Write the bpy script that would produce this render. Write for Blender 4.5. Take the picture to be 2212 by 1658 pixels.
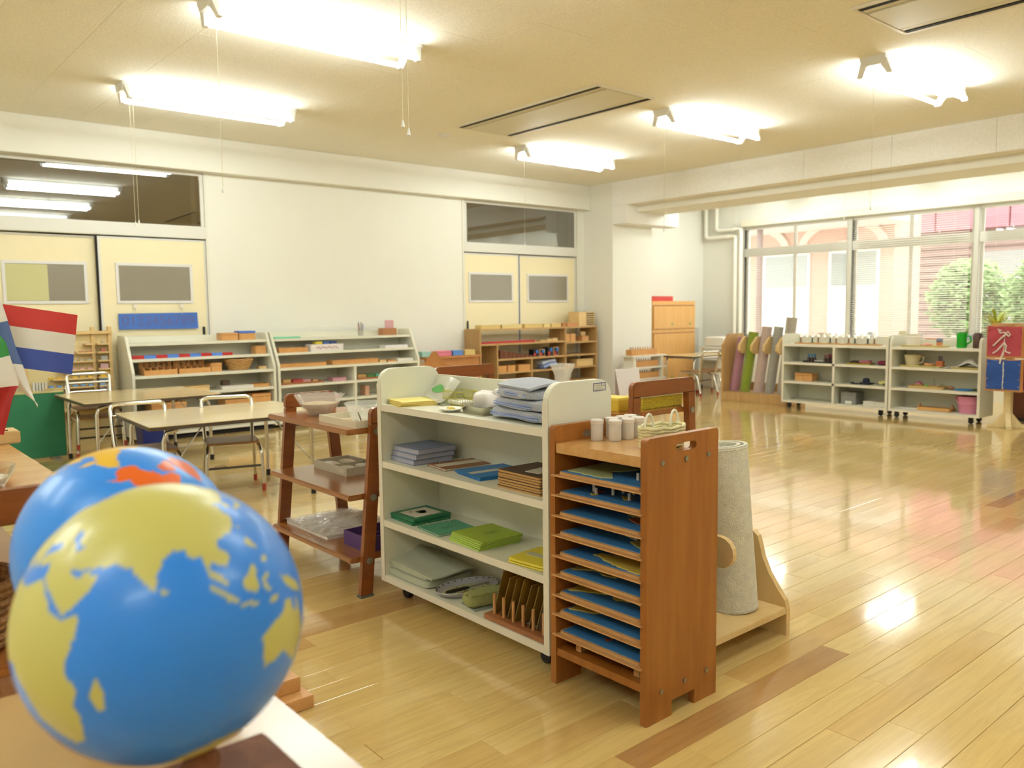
import bpy, bmesh, math, random
from mathutils import Vector, Matrix, noise
random.seed(7)
for o in list(bpy.data.objects): bpy.data.objects.remove(o)
scene = bpy.context.scene
COL = scene.collection
PI = math.pi

# ------------------------------------------------------------------ camera
FPX, YAW, PITCH, ROLL = 1765.0, math.radians(49.5), math.radians(-5.15), math.radians(-0.67)
CAM_H = 1.10
_f = Vector((math.cos(PITCH)*math.cos(YAW), math.cos(PITCH)*math.sin(YAW), math.sin(PITCH)))
_r = Vector((math.sin(YAW), -math.cos(YAW), 0))
_u = _r.cross(_f)
_r2 = _r*math.cos(ROLL) + _u*math.sin(ROLL)
_u2 = -_r*math.sin(ROLL) + _u*math.cos(ROLL)
cd = bpy.data.cameras.new('camera'); cam = bpy.data.objects.new('camera', cd); COL.objects.link(cam)
cam.matrix_world = Matrix(((_r2.x, _u2.x, -_f.x, 0), (_r2.y, _u2.y, -_f.y, 0), (_r2.z, _u2.z, -_f.z, CAM_H), (0, 0, 0, 1)))
cd.sensor_width = 36.0; cd.lens = FPX/2212*36.0; cd.clip_start = 0.05
cd.dof.use_dof = True; cd.dof.focus_distance = 2.6; cd.dof.aperture_fstop = 4.2
scene.camera = cam

# ------------------------------------------------------------------ world, exposure
w = bpy.data.worlds.new('sky'); scene.world = w; w.use_nodes = True
bg = w.node_tree.nodes['Background']
bg.inputs[0].default_value = (1.0, 0.985, 0.96, 1); bg.inputs[1].default_value = 4.3   # even overcast sky
scene.view_settings.view_transform = 'Standard'; scene.view_settings.look = 'None'
scene.view_settings.exposure = 0.15; scene.view_settings.gamma = 1.0
scene.view_settings.use_curve_mapping = False
TUBE = 45.0        # radiance of the fluorescent tubes

# ------------------------------------------------------------------ materials
def lin(h):
    h = h.lstrip('#'); v = [int(h[i:i+2], 16)/255 for i in (0, 2, 4)]
    return tuple((c/12.92 if c <= .04045 else ((c+.055)/1.055)**2.4) for c in v)+(1,)
MATS = {}
def mat(name, col, rough=.5, metal=0, spec=.5, var=0, vscale=8, bump=0, bscale=60, coat=0, coat_rough=.1, sheen=0):
    if name in MATS: return MATS[name]
    m = bpy.data.materials.new(name); m.use_nodes = True; n = m.node_tree.nodes; l = m.node_tree.links
    b = n['Principled BSDF']; c = lin(col)
    b.inputs['Base Color'].default_value = c; b.inputs['Roughness'].default_value = rough
    b.inputs['Metallic'].default_value = metal; b.inputs['Specular IOR Level'].default_value = spec
    b.inputs['Coat Weight'].default_value = coat; b.inputs['Coat Roughness'].default_value = coat_rough
    b.inputs['Sheen Weight'].default_value = sheen
    tc = n.new('ShaderNodeTexCoord')
    if var:
        t = n.new('ShaderNodeTexNoise'); t.inputs['Scale'].default_value = vscale; t.inputs['Detail'].default_value = 3
        l.new(tc.outputs['Object'], t.inputs['Vector'])
        r = n.new('ShaderNodeValToRGB'); e = r.color_ramp.elements
        e[0].position = .3; e[1].position = .7
        e[0].color = tuple(x*(1-var) for x in c[:3])+(1,); e[1].color = tuple(min(1, x*(1+var)) for x in c[:3])+(1,)
        l.new(t.outputs[0], r.inputs[0]); l.new(r.outputs[0], b.inputs['Base Color'])
    if bump:
        t2 = n.new('ShaderNodeTexNoise'); t2.inputs['Scale'].default_value = bscale; t2.inputs['Detail'].default_value = 4
        l.new(tc.outputs['Object'], t2.inputs['Vector'])
        bp = n.new('ShaderNodeBump'); bp.inputs['Strength'].default_value = bump; bp.inputs['Distance'].default_value = .01
        l.new(t2.outputs[0], bp.inputs['Height']); l.new(bp.outputs[0], b.inputs['Normal'])
    MATS[name] = m; return m
def wood(name, c1, c2, rough=.35, scale=(3, 40, 40), coat=.2, spec=.5, attr=False):
    if name in MATS: return MATS[name]
    m = bpy.data.materials.new(name); m.use_nodes = True; n = m.node_tree.nodes; l = m.node_tree.links
    b = n['Principled BSDF']; b.inputs['Roughness'].default_value = rough; b.inputs['Coat Weight'].default_value = coat
    b.inputs['Coat Roughness'].default_value = .15; b.inputs['Specular IOR Level'].default_value = spec
    tc = n.new('ShaderNodeTexCoord'); mp = n.new('ShaderNodeMapping'); mp.inputs['Scale'].default_value = scale
    l.new(tc.outputs['Object'], mp.inputs['Vector'])
    t = n.new('ShaderNodeTexNoise'); t.inputs['Scale'].default_value = 1; t.inputs['Detail'].default_value = 5
    t.inputs['Roughness'].default_value = .6; t.inputs['Distortion'].default_value = .6
    l.new(mp.outputs[0], t.inputs['Vector'])
    r = n.new('ShaderNodeValToRGB'); e = r.color_ramp.elements
    e[0].position = .3; e[1].position = .7; e[0].color = lin(c1); e[1].color = lin(c2)
    l.new(t.outputs[0], r.inputs[0]); l.new(r.outputs[0], b.inputs['Base Color'])
    MATS[name] = m; return m
def glass(name, tint='#ffffff', refl=.06, rough=0.0):
    if name in MATS: return MATS[name]
    m = bpy.data.materials.new(name); m.use_nodes = True; n = m.node_tree.nodes; l = m.node_tree.links
    n.remove(n['Principled BSDF']); out = n['Material Output']
    tr = n.new('ShaderNodeBsdfTransparent'); tr.inputs[0].default_value = lin(tint)
    g = n.new('ShaderNodeBsdfGlossy'); g.inputs['Roughness'].default_value = rough; g.inputs[0].default_value = (1, 1, 1, 1)
    lw = n.new('ShaderNodeLayerWeight'); lw.inputs[0].default_value = .15
    mx = n.new('ShaderNodeMath'); mx.operation = 'MULTIPLY_ADD'; mx.inputs[1].default_value = .6; mx.inputs[2].default_value = refl
    l.new(lw.outputs['Fresnel'], mx.inputs[0])
    ms = n.new('ShaderNodeMixShader'); l.new(mx.outputs[0], ms.inputs[0]); l.new(tr.outputs[0], ms.inputs[1]); l.new(g.outputs[0], ms.inputs[2])
    l.new(ms.outputs[0], out.inputs[0]); MATS[name] = m; return m
def plastic_clear(name, tint, alpha, rough=.3):
    """milky see-through plastic: part transparent, part diffuse"""
    if name in MATS: return MATS[name]
    m = bpy.data.materials.new(name); m.use_nodes = True; n = m.node_tree.nodes
    b = n['Principled BSDF']; b.inputs['Base Color'].default_value = lin(tint); b.inputs['Alpha'].default_value = alpha
    b.inputs['Roughness'].default_value = rough; MATS[name] = m; return m
def emit(name, col, s):
    if name in MATS: return MATS[name]
    m = bpy.data.materials.new(name); m.use_nodes = True; n = m.node_tree.nodes; l = m.node_tree.links
    n.remove(n['Principled BSDF']); e = n.new('ShaderNodeEmission'); e.inputs[0].default_value = lin(col); e.inputs[1].default_value = s
    l.new(e.outputs[0], n['Material Output'].inputs[0]); MATS[name] = m; return m
def attr_mat(name, attr='tone', rough=.5, spec=.5, coat=0):
    if name in MATS: return MATS[name]
    m = bpy.data.materials.new(name); m.use_nodes = True; n = m.node_tree.nodes; l = m.node_tree.links
    b = n['Principled BSDF']; a = n.new('ShaderNodeVertexColor'); a.layer_name = attr
    l.new(a.outputs[0], b.inputs['Base Color']); b.inputs['Roughness'].default_value = rough
    b.inputs['Specular IOR Level'].default_value = spec; b.inputs['Coat Weight'].default_value = coat
    MATS[name] = m; return m
def floor_mat():
    m = bpy.data.materials.new('maple_plank'); m.use_nodes = True; n = m.node_tree.nodes; l = m.node_tree.links
    b = n['Principled BSDF']
    a = n.new('ShaderNodeVertexColor'); a.layer_name = 'tone'
    sep = n.new('ShaderNodeSeparateColor'); l.new(a.outputs[0], sep.inputs[0])
    g = n.new('ShaderNodeNewGeometry')
    mp = n.new('ShaderNodeMapping'); mp.inputs['Scale'].default_value = (1.6, 22, 1); l.new(g.outputs['Position'], mp.inputs['Vector'])
    cmb = n.new('ShaderNodeCombineXYZ'); l.new(sep.outputs[1], cmb.inputs[2])
    sc = n.new('ShaderNodeVectorMath'); sc.operation = 'SCALE'; sc.inputs['Scale'].default_value = 37; l.new(cmb.outputs[0], sc.inputs[0])
    ad = n.new('ShaderNodeVectorMath'); ad.operation = 'ADD'; l.new(mp.outputs[0], ad.inputs[0]); l.new(sc.outputs[0], ad.inputs[1])
    t = n.new('ShaderNodeTexNoise'); t.inputs['Scale'].default_value = 1.2; t.inputs['Detail'].default_value = 6
    t.inputs['Roughness'].default_value = .62; t.inputs['Distortion'].default_value = 1.4; l.new(ad.outputs[0], t.inputs['Vector'])
    r1 = n.new('ShaderNodeValToRGB'); e = r1.color_ramp.elements
    e[0].position = 0; e[0].color = lin('#d6b97a'); e[1].position = 1; e[1].color = lin('#a07342')
    x = r1.color_ramp.elements.new(.35); x.color = lin('#d0b06e'); x = r1.color_ramp.elements.new(.75); x.color = lin('#c29c62')
    l.new(sep.outputs[0], r1.inputs[0])
    r2 = n.new('ShaderNodeValToRGB'); e = r2.color_ramp.elements
    e[0].position = .25; e[0].color = (.86, .83, .78, 1); e[1].position = .62; e[1].color = (1.05, 1.04, 1.02, 1)
    l.new(t.outputs[0], r2.inputs[0])
    mx = n.new('ShaderNodeMix'); mx.data_type = 'RGBA'; mx.blend_type = 'MULTIPLY'; mx.inputs[0].default_value = 1
    l.new(r1.outputs[0], mx.inputs[6]); l.new(r2.outputs[0], mx.inputs[7]); l.new(mx.outputs[2], b.inputs['Base Color'])
    b.inputs['Roughness'].default_value = .13; b.inputs['Specular IOR Level'].default_value = .6
    b.inputs['Coat Weight'].default_value = .5; b.inputs['Coat Roughness'].default_value = .06
    t2 = n.new('ShaderNodeTexNoise'); t2.inputs['Scale'].default_value = 5; t2.inputs['Detail'].default_value = 2; l.new(g.outputs['Position'], t2.inputs['Vector'])
    bp = n.new('ShaderNodeBump'); bp.inputs['Strength'].default_value = .05; bp.inputs['Distance'].default_value = .01
    l.new(t2.outputs[0], bp.inputs['Height']); l.new(bp.outputs[0], b.inputs['Normal']); l.new(bp.outputs[0], b.inputs['Coat Normal'])
    return m

WALL = mat('wall_paint', '#eeebe0', .75, spec=.2, var=.012, vscale=2)
CEIL = mat('acoustic_board', '#f4f0e4', .9, spec=.1, var=.05, vscale=60, bump=.25, bscale=90)
BEAMB = mat('acoustic_beam_board', '#f5f2ec', .9, spec=.1, var=.05, vscale=70, bump=.25, bscale=90)
WHITE = mat('white_paint', '#e9e4d6', .45)
ALU = mat('aluminium', '#e2dfd6', .4)
CREAMLAM = mat('cream_laminate', '#dfdcc9', .4, var=.01)
WEDGE = mat('white_edge_band', '#e4dccb', .45)
SHELFW = mat('white_laminate', '#e6e2cf', .4)
DOORM = mat('door_cream', '#f3e6bf', .5)
DARK = mat('dark_gap', '#15110c', .8)
BLACK = mat('black_rubber', '#141414', .5)
BROWN = wood('reddish_brown_wood', '#763c12', '#894c1e', .3, (3, 3, 30))
BROWNX = wood('reddish_brown_wood_lengthwise', '#8a5022', '#a06430', .25, (30, 3, 30), coat=.4)
CABW = wood('honey_cabinet_wood', '#8f5117', '#9f6225', .35, (30, 30, 2.5), coat=.15)
CABTOP = wood('honey_cabinet_top', '#bb8748', '#cb9c60', .25, (4, 30, 30), coat=.4)
PLY = wood('plywood_edge', '#b98750', '#cfa06a', .5, (10, 10, 60), coat=0)
PINE = wood('pale_pine', '#d9b577', '#e3c48c', .45, (3, 25, 25), coat=.1)
LWOOD = wood('light_beech', '#d6b377', '#e0c18b', .4, (20, 20, 3), coat=.1)
OAK = wood('dull_oak', '#b08a55', '#c39e69', .5, (25, 25, 3), coat=0)
ORANGE = wood('orange_wood', '#c88e4e', '#d49f62', .4, (12, 12, 12), coat=.1)
ORCAB = wood('orange_veneer', '#dca660', '#e5b573', .4, (25, 25, 2), coat=.1)
CHROME = mat('chrome', '#d6d2c8', .15, metal=1)
STEEL = mat('screw_steel', '#a9a69c', .3, metal=1)
SEATW = wood('chair_seat_wood', '#8d6236', '#a57846', .35, (10, 30, 30))
TABTOP = wood('table_laminate', '#e8cf98', '#f0dcaa', .18, (2, 20, 20), coat=.5)
RED = mat('red_cap', '#a33a20', .5)
PAPER = mat('paper_white', '#e9e4da', .7)
REDW = mat('red_print', '#c4332e', .6)
BLUEW = mat('blue_print', '#3a4fa2', .6)
GREENP = mat('green_print', '#2f8a3f', .6)
CLEAR = glass('clear_glass', '#f4f6f2', .05)
WGLASS = glass('window_glass', '#f6faf8', .03)
DGLASS = glass('dusky_glass', '#c2bcb2', .24)
FROST = mat('frosted_pane', '#8d8474', .25)
def cm(h, rough=.5, **k): return mat('plain_'+h.lstrip('#'), h, rough, **k)

# ------------------------------------------------------------------ mesh helpers
class MB:
    def __init__(s): s.v = []; s.f = []; s.c = []; s.cur = None
    def add(s, vs, fs):
        o = len(s.v); s.v += [tuple(p) for p in vs]; s.f += [tuple(i+o for i in f) for f in fs]; s.c += [s.cur]*len(fs); return s
    def box(s, x0, y0, z0, x1, y1, z1):
        if x0 > x1: x0, x1 = x1, x0
        if y0 > y1: y0, y1 = y1, y0
        if z0 > z1: z0, z1 = z1, z0
        return s.add([(x0,y0,z0),(x1,y0,z0),(x1,y1,z0),(x0,y1,z0),(x0,y0,z1),(x1,y0,z1),(x1,y1,z1),(x0,y1,z1)],
            [(3,2,1,0),(4,5,6,7),(0,1,5,4),(1,2,6,5),(2,3,7,6),(3,0,4,7)])
    def hexa(s, b, t): return s.add(list(b)+list(t), [(3,2,1,0),(4,5,6,7),(0,1,5,4),(1,2,6,5),(2,3,7,6),(3,0,4,7)])
    def tube(s, pts, r, n=8, closed=False, caps=True, r1=None):
        pts = [Vector(p) for p in pts]; m = len(pts); rings = []; prev = None
        for i, p in enumerate(pts):
            a = pts[(i-1) % m] if (closed or i > 0) else p; b = pts[(i+1) % m] if (closed or i < m-1) else p
            d = (b-a).normalized() if (b-a).length > 1e-9 else Vector((0,0,1))
            if prev is None:
                ref = Vector((0,0,1)) if abs(d.z) < .9 else Vector((1,0,0)); x = d.cross(ref).normalized()
            else:
                x = (prev - d*prev.dot(d)); x = x.normalized() if x.length > 1e-6 else d.orthogonal().normalized()
            prev = x; y = d.cross(x)
            rr = r if r1 is None else r+(r1-r)*i/(m-1)
            rings.append([p+x*(rr*math.cos(2*PI*k/n))+y*(rr*math.sin(2*PI*k/n)) for k in range(n)])
        vs = [q for g in rings for q in g]; fs = []
        for i in range(m if closed else m-1):
            j = (i+1) % m
            for k in range(n): fs.append((i*n+k, i*n+(k+1) % n, j*n+(k+1) % n, j*n+k))
        if caps and not closed: fs.append(tuple(range(n-1, -1, -1))); fs.append(tuple((m-1)*n+k for k in range(n)))
        return s.add(vs, fs)
    def cyl(s, p0, p1, r, n=12, r1=None): return s.tube([p0, p1], r, n, r1=r1)
    def lathe(s, prof, c=(0,0,0), n=20, sx=1, sy=1, caps=False):
        vs = []; fs = []; m = len(prof)
        for r, z in prof:
            for k in range(n): vs.append((c[0]+sx*r*math.cos(2*PI*k/n), c[1]+sy*r*math.sin(2*PI*k/n), c[2]+z))
        for i in range(m-1):
            for k in range(n): fs.append((i*n+k, i*n+(k+1) % n, (i+1)*n+(k+1) % n, (i+1)*n+k))
        if caps: fs.append(tuple(range(n-1, -1, -1))); fs.append(tuple((m-1)*n+k for k in range(n)))
        return s.add(vs, fs)
    def prism(s, poly, axis, a, b):
        """poly in the plane perpendicular to axis; extruded from a to b along it"""
        def P(p, t):
            return (t, p[0], p[1]) if axis == 'x' else ((p[0], t, p[1]) if axis == 'y' else (p[0], p[1], t))
        n = len(poly); vs = [P(p, a) for p in poly]+[P(p, b) for p in poly]
        fs = [tuple(range(n-1, -1, -1)), tuple(range(n, 2*n))]+[(i, (i+1) % n, n+(i+1) % n, n+i) for i in range(n)]
        return s.add(vs, fs)
    def sq(s, c, size, e=.3, n=20, m=12, nz=0, seed=0, nf=9):
        """rounded soft block (superellipsoid) with uneven surface"""
        def P(x): return math.copysign(abs(x)**e, x)
        vs = []; fs = []
        for i in range(m+1):
            ph = -PI/2+PI*i/m
            for k in range(n):
                th = 2*PI*k/n
                p = Vector((P(math.cos(ph))*P(math.cos(th))*size[0]/2, P(math.cos(ph))*P(math.sin(th))*size[1]/2, P(math.sin(ph))*size[2]/2))
                if nz:
                    q = p*nf+Vector((seed*3.1, seed*1.7, seed)); p += Vector((noise.noise(q), noise.noise(q+Vector((9,9,9))), noise.noise(q+Vector((5,1,7)))))*nz
                vs.append((c[0]+p.x, c[1]+p.y, c[2]+p.z))
        for i in range(m):
            for k in range(n): fs.append((i*n+k, i*n+(k+1) % n, (i+1)*n+(k+1) % n, (i+1)*n+k))
        return s.add(vs, fs)
    def sheet(s, fn, nu, nv, th=.002):
        """surface fn(u,v)->point with real thickness"""
        g = [[Vector(fn(i/nu, j/nv)) for j in range(nv+1)] for i in range(nu+1)]
        def N(i, j):
            a = g[min(i+1, nu)][j]-g[max(i-1, 0)][j]; b = g[i][min(j+1, nv)]-g[i][max(j-1, 0)]
            c = a.cross(b); return c.normalized() if c.length > 1e-12 else Vector((0,0,1))
        top = [g[i][j]+N(i, j)*th/2 for i in range(nu+1) for j in range(nv+1)]
        bot = [g[i][j]-N(i, j)*th/2 for i in range(nu+1) for j in range(nv+1)]
        K = len(top); w_ = nv+1; fs = []
        for i in range(nu):
            for j in range(nv):
                a, b, c, d = i*w_+j, (i+1)*w_+j, (i+1)*w_+j+1, i*w_+j+1
                fs += [(a, b, c, d), (K+d, K+c, K+b, K+a)]
        ring = [i*w_ for i in range(nu+1)]+[nu*w_+j for j in range(1, nv+1)]+[i*w_+nv for i in range(nu-1, -1, -1)]+[j for j in range(nv-1, 0, -1)]
        for k in range(len(ring)):
            a, b = ring[k], ring[(k+1) % len(ring)]; fs.append((b, a, K+a, K+b))
        return s.add(top+bot, fs)
    def build(s, name, m, parent=None, bevel=0, smooth=False, angle=.7, loc=None, rz=0):
        me = bpy.data.meshes.new(name); me.from_pydata(s.v, [], s.f)
        if any(c is not None for c in s.c):
            at = me.color_attributes.new('tone', 'FLOAT_COLOR', 'CORNER'); i = 0
            for p, c in zip(me.polygons, s.c):
                for k in range(p.loop_total): at.data[p.loop_start+k].color = c or (1,1,1,1)
        if bevel:
            bm = bmesh.new(); bm.from_mesh(me); bmesh.ops.recalc_face_normals(bm, faces=bm.faces)
            ed = [e for e in bm.edges if len(e.link_faces) == 2 and e.calc_face_angle(0) > .6]
            bmesh.ops.bevel(bm, geom=ed, offset=bevel, segments=2, affect='EDGES', clamp_overlap=True)
            bm.to_mesh(me); bm.free()
        else:
            bm = bmesh.new(); bm.from_mesh(me); bmesh.ops.recalc_face_normals(bm, faces=bm.faces); bm.to_mesh(me); bm.free()
        if smooth:
            for p in me.polygons: p.use_smooth = True
            me.set_sharp_from_angle(angle=angle)
        me.materials.append(m)
        o = bpy.data.objects.new(name, me); COL.objects.link(o)
        if parent: o.parent = parent
        if loc: o.location = loc
        o.rotation_euler.z = rz
        return o
def tag(o, label, cat, group=None):
    o['label'] = label; o['category'] = cat
    if group: o['group'] = group
    return o
def thing(name, label, cat, loc=(0,0,0), rz=0, group=None):
    o = bpy.data.objects.new(name, None); COL.objects.link(o); o.empty_display_size = .05
    o.location = loc; o.rotation_euler.z = rz; return tag(o, label, cat, group)
def struct(o): o['kind'] = 'structure'; return o
def B(*a): return MB().box(*a)
def copy_tree(o, parent=None, label=None, group=None):
    c = o.copy(); COL.objects.link(c); c.parent = parent
    if label: c['label'] = label
    if group: c['group'] = group
    for ch in o.children: copy_tree(ch, c)
    return c
def text_mesh(s, size, thick=.0005, font_offset=0):
    cu = bpy.data.curves.new('lettering', 'FONT'); cu.body = s; cu.size = size; cu.extrude = thick; cu.align_x = 'CENTER'; cu.align_y = 'CENTER'; cu.offset = font_offset
    ob = bpy.data.objects.new('lettering', cu); COL.objects.link(ob)
    me = bpy.data.meshes.new_from_object(ob.evaluated_get(bpy.context.evaluated_depsgraph_get()))
    bpy.data.objects.remove(ob); return me
def text(name, s, size, m, parent, loc, rot, thick=.0005):
    me = text_mesh(s, size, thick); me.materials.clear(); me.materials.append(m)
    o = bpy.data.objects.new(name, me); COL.objects.link(o); o.parent = parent; o.location = loc; o.rotation_euler = rot; return o
ORD = ['first','second','third','fourth','fifth','sixth','seventh','eighth','ninth','tenth','eleventh','twelfth','thirteenth']
def rrect(x0, z0, x1, z1, r, n=4, corners=(1,1,1,1)):
    """rounded rectangle outline; corners: bottom-left, bottom-right, top-right, top-left"""
    pts = []
    for i, (cx, cz, a) in enumerate(((x0+r, z0+r, PI), (x1-r, z0+r, 1.5*PI), (x1-r, z1-r, 0), (x0+r, z1-r, .5*PI))):
        if corners[i]:
            for k in range(n+1): t = a+.5*PI*k/n; pts.append((cx+r*math.cos(t), cz+r*math.sin(t)))
        else: pts.append(((x0, z0), (x1, z0), (x1, z1), (x0, z1))[i])
    return pts

# ================================================================== ROOM SHELL
CZ = 2.72; YA = 7.8; XB = 10.6; X0, Y0 = -2.9, -3.6
FM = floor_mat()
fl = struct(B(X0, Y0, -.12, XB, YA+.1, -.012).build('floor', mat('sub_floor', '#96744a', .8)))
PW, PL = .0925, 1.0
planks = []
row0 = math.floor((Y0-1.217)/PW); row1 = math.ceil((YA-1.217)/PW)
known = {0: (1.437, .95), -3: (1.951, .50), -4: (2.106, .15)}
for r in range(row0, row1):
    y0 = 1.217+PW*r; y1 = y0+PW
    if r in known: off = known[r][0]
    else: off = random.random()
    k0 = math.floor((X0-off)/PL)
    for k in range(k0, int((XB-off)/PL)+1):
        x0 = max(X0, off+k*PL); x1 = min(XB, off+(k+1)*PL)
        if x1-x0 < .02 or y1 > YA+.09: continue
        t = random.random(); tone = t*.32 if t < .84 else (.35+random.random()*.22 if t < .96 else .6+random.random()*.25)
        if r in known and k == 0: tone = known[r][1]
        elif r == -1 and abs(x0-.85) < .6: tone = .3
        cx, cy = (x0+x1)/2, (y0+y1)/2
        d = Vector((cx, cy)); fw = cx*math.cos(YAW)+cy*math.sin(YAW); sd = cx*math.sin(YAW)-cy*math.cos(YAW)
        vis = fw > .9 and abs(sd) < .70*fw+.5
        planks.append((0 if vis else 1, d.length, x0, y0, x1, y1, tone, random.random()))
planks.sort()
rest = MB()
for i, (_, _, x0, y0, x1, y1, tone, rnd) in enumerate(planks):
    g = .0004; mb = MB() if i < 300 else rest
    mb.cur = (tone, rnd, 0, 1); dz = (rnd-.5)*.0008
    b = .0008
    mb.add([(x0+g,y0+g,-.012),(x1-g,y0+g,-.012),(x1-g,y1-g,-.012),(x0+g,y1-g,-.012),(x0+g,y0+g,-b+dz),(x1-g,y0+g,-b+dz),(x1-g,y1-g,-b+dz),(x0+g,y1-g,-b+dz),
            (x0+g+b,y0+g+b,dz),(x1-g-b,y0+g+b,dz),(x1-g-b,y1-g-b,dz),(x0+g+b,y1-g-b,dz)],
           [(0,1,5,4),(1,2,6,5),(2,3,7,6),(3,0,4,7),(4,5,9,8),(5,6,10,9),(6,7,11,10),(7,4,8,11),(8,9,10,11)])
    if i < 300: mb.build('plank', FM, fl)
ro = rest.build('far_planks', FM, fl); ro['kind'] = 'stuff'

ce = struct(B(X0, Y0, CZ+.008, XB, YA+.1, CZ+.2).build('ceiling', mat('ceiling_joint', '#b59f74', .9)))
rest = MB(); k0 = math.floor((X0-3.235)/.4725)
for k in range(k0, int((XB-3.235)/.4725)+1):
    xa, xb_ = max(X0, 3.235+.4725*k), min(XB, 3.235+.4725*(k+1)); y = 3.53-.91*7-(.455 if k % 2 else 0)
    while y < YA:
        ya_, yb_ = max(Y0, y), min(YA, y+.91)
        if yb_-ya_ > .02 and xb_-xa > .02:
            seen = .3 < xa < 8 and yb_ > .8 and abs(math.degrees(math.atan2((ya_+yb_)/2, (xa+xb_)/2))-49.5) < 40
            mb = MB() if seen else rest
            mb.box(xa+.0008, ya_+.0008, CZ, xb_-.0008, yb_-.0008, CZ+.008)
            if seen: mb.build('ceiling_panel', CEIL, ce)
        y += .91
o = rest.build('far_panels', CEIL, ce); o['kind'] = 'stuff'

# ---- wall with the doors (along X, at Y = YA)
D1a, D1b, D2a, D2b = 1.0, 2.88, 5.93, 7.82
TB, TT = 1.80, 2.41      # door head, top of transom window
wa = MB()
for a, b in ((X0, D1a), (D1b, D2a), (D2b, XB)): wa.box(a, YA, 0, b, YA+.12, TT)
wa.box(X0, YA, TT, XB, YA+.12, CZ)
wa = struct(wa.build('wall_back', WALL))
struct(B(X0, YA-.13, TT, 7.95, YA, CZ).build('trim_1', WALL, bevel=.004))            # shallow beam over the doors
# room beyond the doors
hm = mat('corridor_grey', '#b5aa9c', .8)
hb = MB(); hb.box(X0, 10.6, -.1, XB, 10.7, 3); hb.box(X0, YA+.12, -.1, XB, 10.6, 0); hb.box(X0, YA+.12, 2.9, XB, 10.6, 3)
hb.box(X0-.1, YA+.12, 0, X0, 10.6, 3); hb.box(XB, YA+.12, 0, XB+.1, 10.6, 3)
struct(hb.build('wall_corridor', hm))
struct(B(.8, 8.5, 0, 1.62, 8.6, 2.2).build('wall_corridor_pale', mat('corridor_pale', '#d8d2a4', .8)))

def transom(nm, a, b):
    w_ = thing(nm, 'x', 'x'); del w_['label']; del w_['category']; struct(w_)
    w_.location = (a, YA, 0); L = b-a
    fr = MB(); fr.box(0, -.015, TB, L, .06, 1.915)
    fr.box(0, 0, 1.915, .035, .06, TT); fr.box(L-.035, 0, 1.915, L, .06, TT); fr.box(.035, .0, TT-.03, L-.035, .06, TT)
    fr.build('window_frame', ALU, w_, bevel=.004)
    B(-.02, -.012, 0, .0, .02, TT).build('door_jamb', WHITE, w_); B(L, -.012, 0, L+.02, .02, TT).build('door_jamb', WHITE, w_)
    p = B(.035, -.003, 1.915, L-.035, .003, TT-.03).build('pane', DGLASS, w_); p.location = (0, .03, 0)
    B(.04, .045, 1.915, .09, .055, TT-.03).build('sash_stile', ALU, w_); B(L-.1, .045, 1.915, L-.06, .055, TT-.03).build('sash_stile', ALU, w_)
    return w_
w1 = transom('window_1', D1a, D1b); w2 = transom('window_2', D2a, D2b)
for w_ in (w1, w2):
    for c in w_.children:
        if c.name.startswith('pane'): c.rotation_euler.z = math.radians(-1.45); c.location.y = .055
def sliding_door(n, x0, x1, y, pane_x0, pane_x1, handle_side):
    d = bpy.data.objects.new('door_%d' % n, None); COL.objects.link(d); struct(d); d.location = (x0, y, 0); L = x1-x0
    B(0, 0, .01, L, .035, TB-.012).build('door_leaf', DOORM, d, bevel=.003)
    B(0, -.004, .01, .022, 0, TB-.012).build('edge_strip', ALU, d); B(L-.018, -.004, .01, L, 0, TB-.012).build('edge_strip', ALU, d)
    B(0.022, -.004, TB-.03, L-.018, 0, TB-.012).build('edge_strip', ALU, d)
    a, b = pane_x0-x0, pane_x1-x0; f = MB()
    for q in ((a-.025, 1.20, b+.025, 1.225), (a-.025, 1.535, b+.025, 1.56), (a-.025, 1.225, a, 1.535), (b, 1.225, b+.025, 1.535)):
        f.box(q[0], -.012, q[1], q[2], .0, q[3])
    f.build('window_frame', mat('door_frame_white', '#e6e3e0', .4), d, bevel=.002)
    B(a, -.006, 1.225, b, -.001, 1.535).build('pane', FROST, d)
    B(-.016 if n in (2, 4) else L, -.006, .01, -.001 if n in (2, 4) else L+.012, .02, TB-.012).build('shadow_gap', DARK, d)
    hx = .05 if handle_side < 0 else L-.05
    B(hx-.012, -.012, .86, hx+.012, -.004, .98).build('handle', mat('handle_black', '#222222', .4), d, bevel=.002)
    return d
d1 = sliding_door(1, D1a, 1.955, YA+.055, 1.24, 1.83, -1); d2 = sliding_door(2, 1.94, D1b, YA+.012, 2.10, 2.72, 1)
d3 = sliding_door(3, D2a, 6.80, YA+.012, 6.03, 6.68, -1); d4 = sliding_door(4, 6.82, D2b, YA+.03, 6.98, 7.66, 1)
# pale half of the left pane: light paper behind the glass
B(.215, -.0075, 1.228, .55, -.0062, 1.532).build('paper_sheet', mat('pane_paper', '#c9c48f', .5), d1)

# ---- column, beam and drop box at the far corner
col = struct(B(7.95, 7.27, 0, 8.73, YA, CZ).build('wall_column', WALL))
struct(B(7.95, Y0, 2.42, 8.15, 7.27, CZ).build('trim_2', BEAMB))
bm_ = [o for o in bpy.data.objects if o.name == 'trim_2'][0]
y = Y0
while y < 7.26:
    ye = min(y+.91, 7.27); B(7.938, y+.0015, 2.42, 7.95, ye-.0015, CZ-.001).build('beam_panel', BEAMB, bm_); y += .91
struct(B(8.15, Y0, 2.34, 8.72, 7.27, CZ).build('trim_3', WALL))
struct(B(7.945, 7.03, 2.19, 9.0, 7.27, 2.46).build('trim_4', BEAMB))

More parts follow.
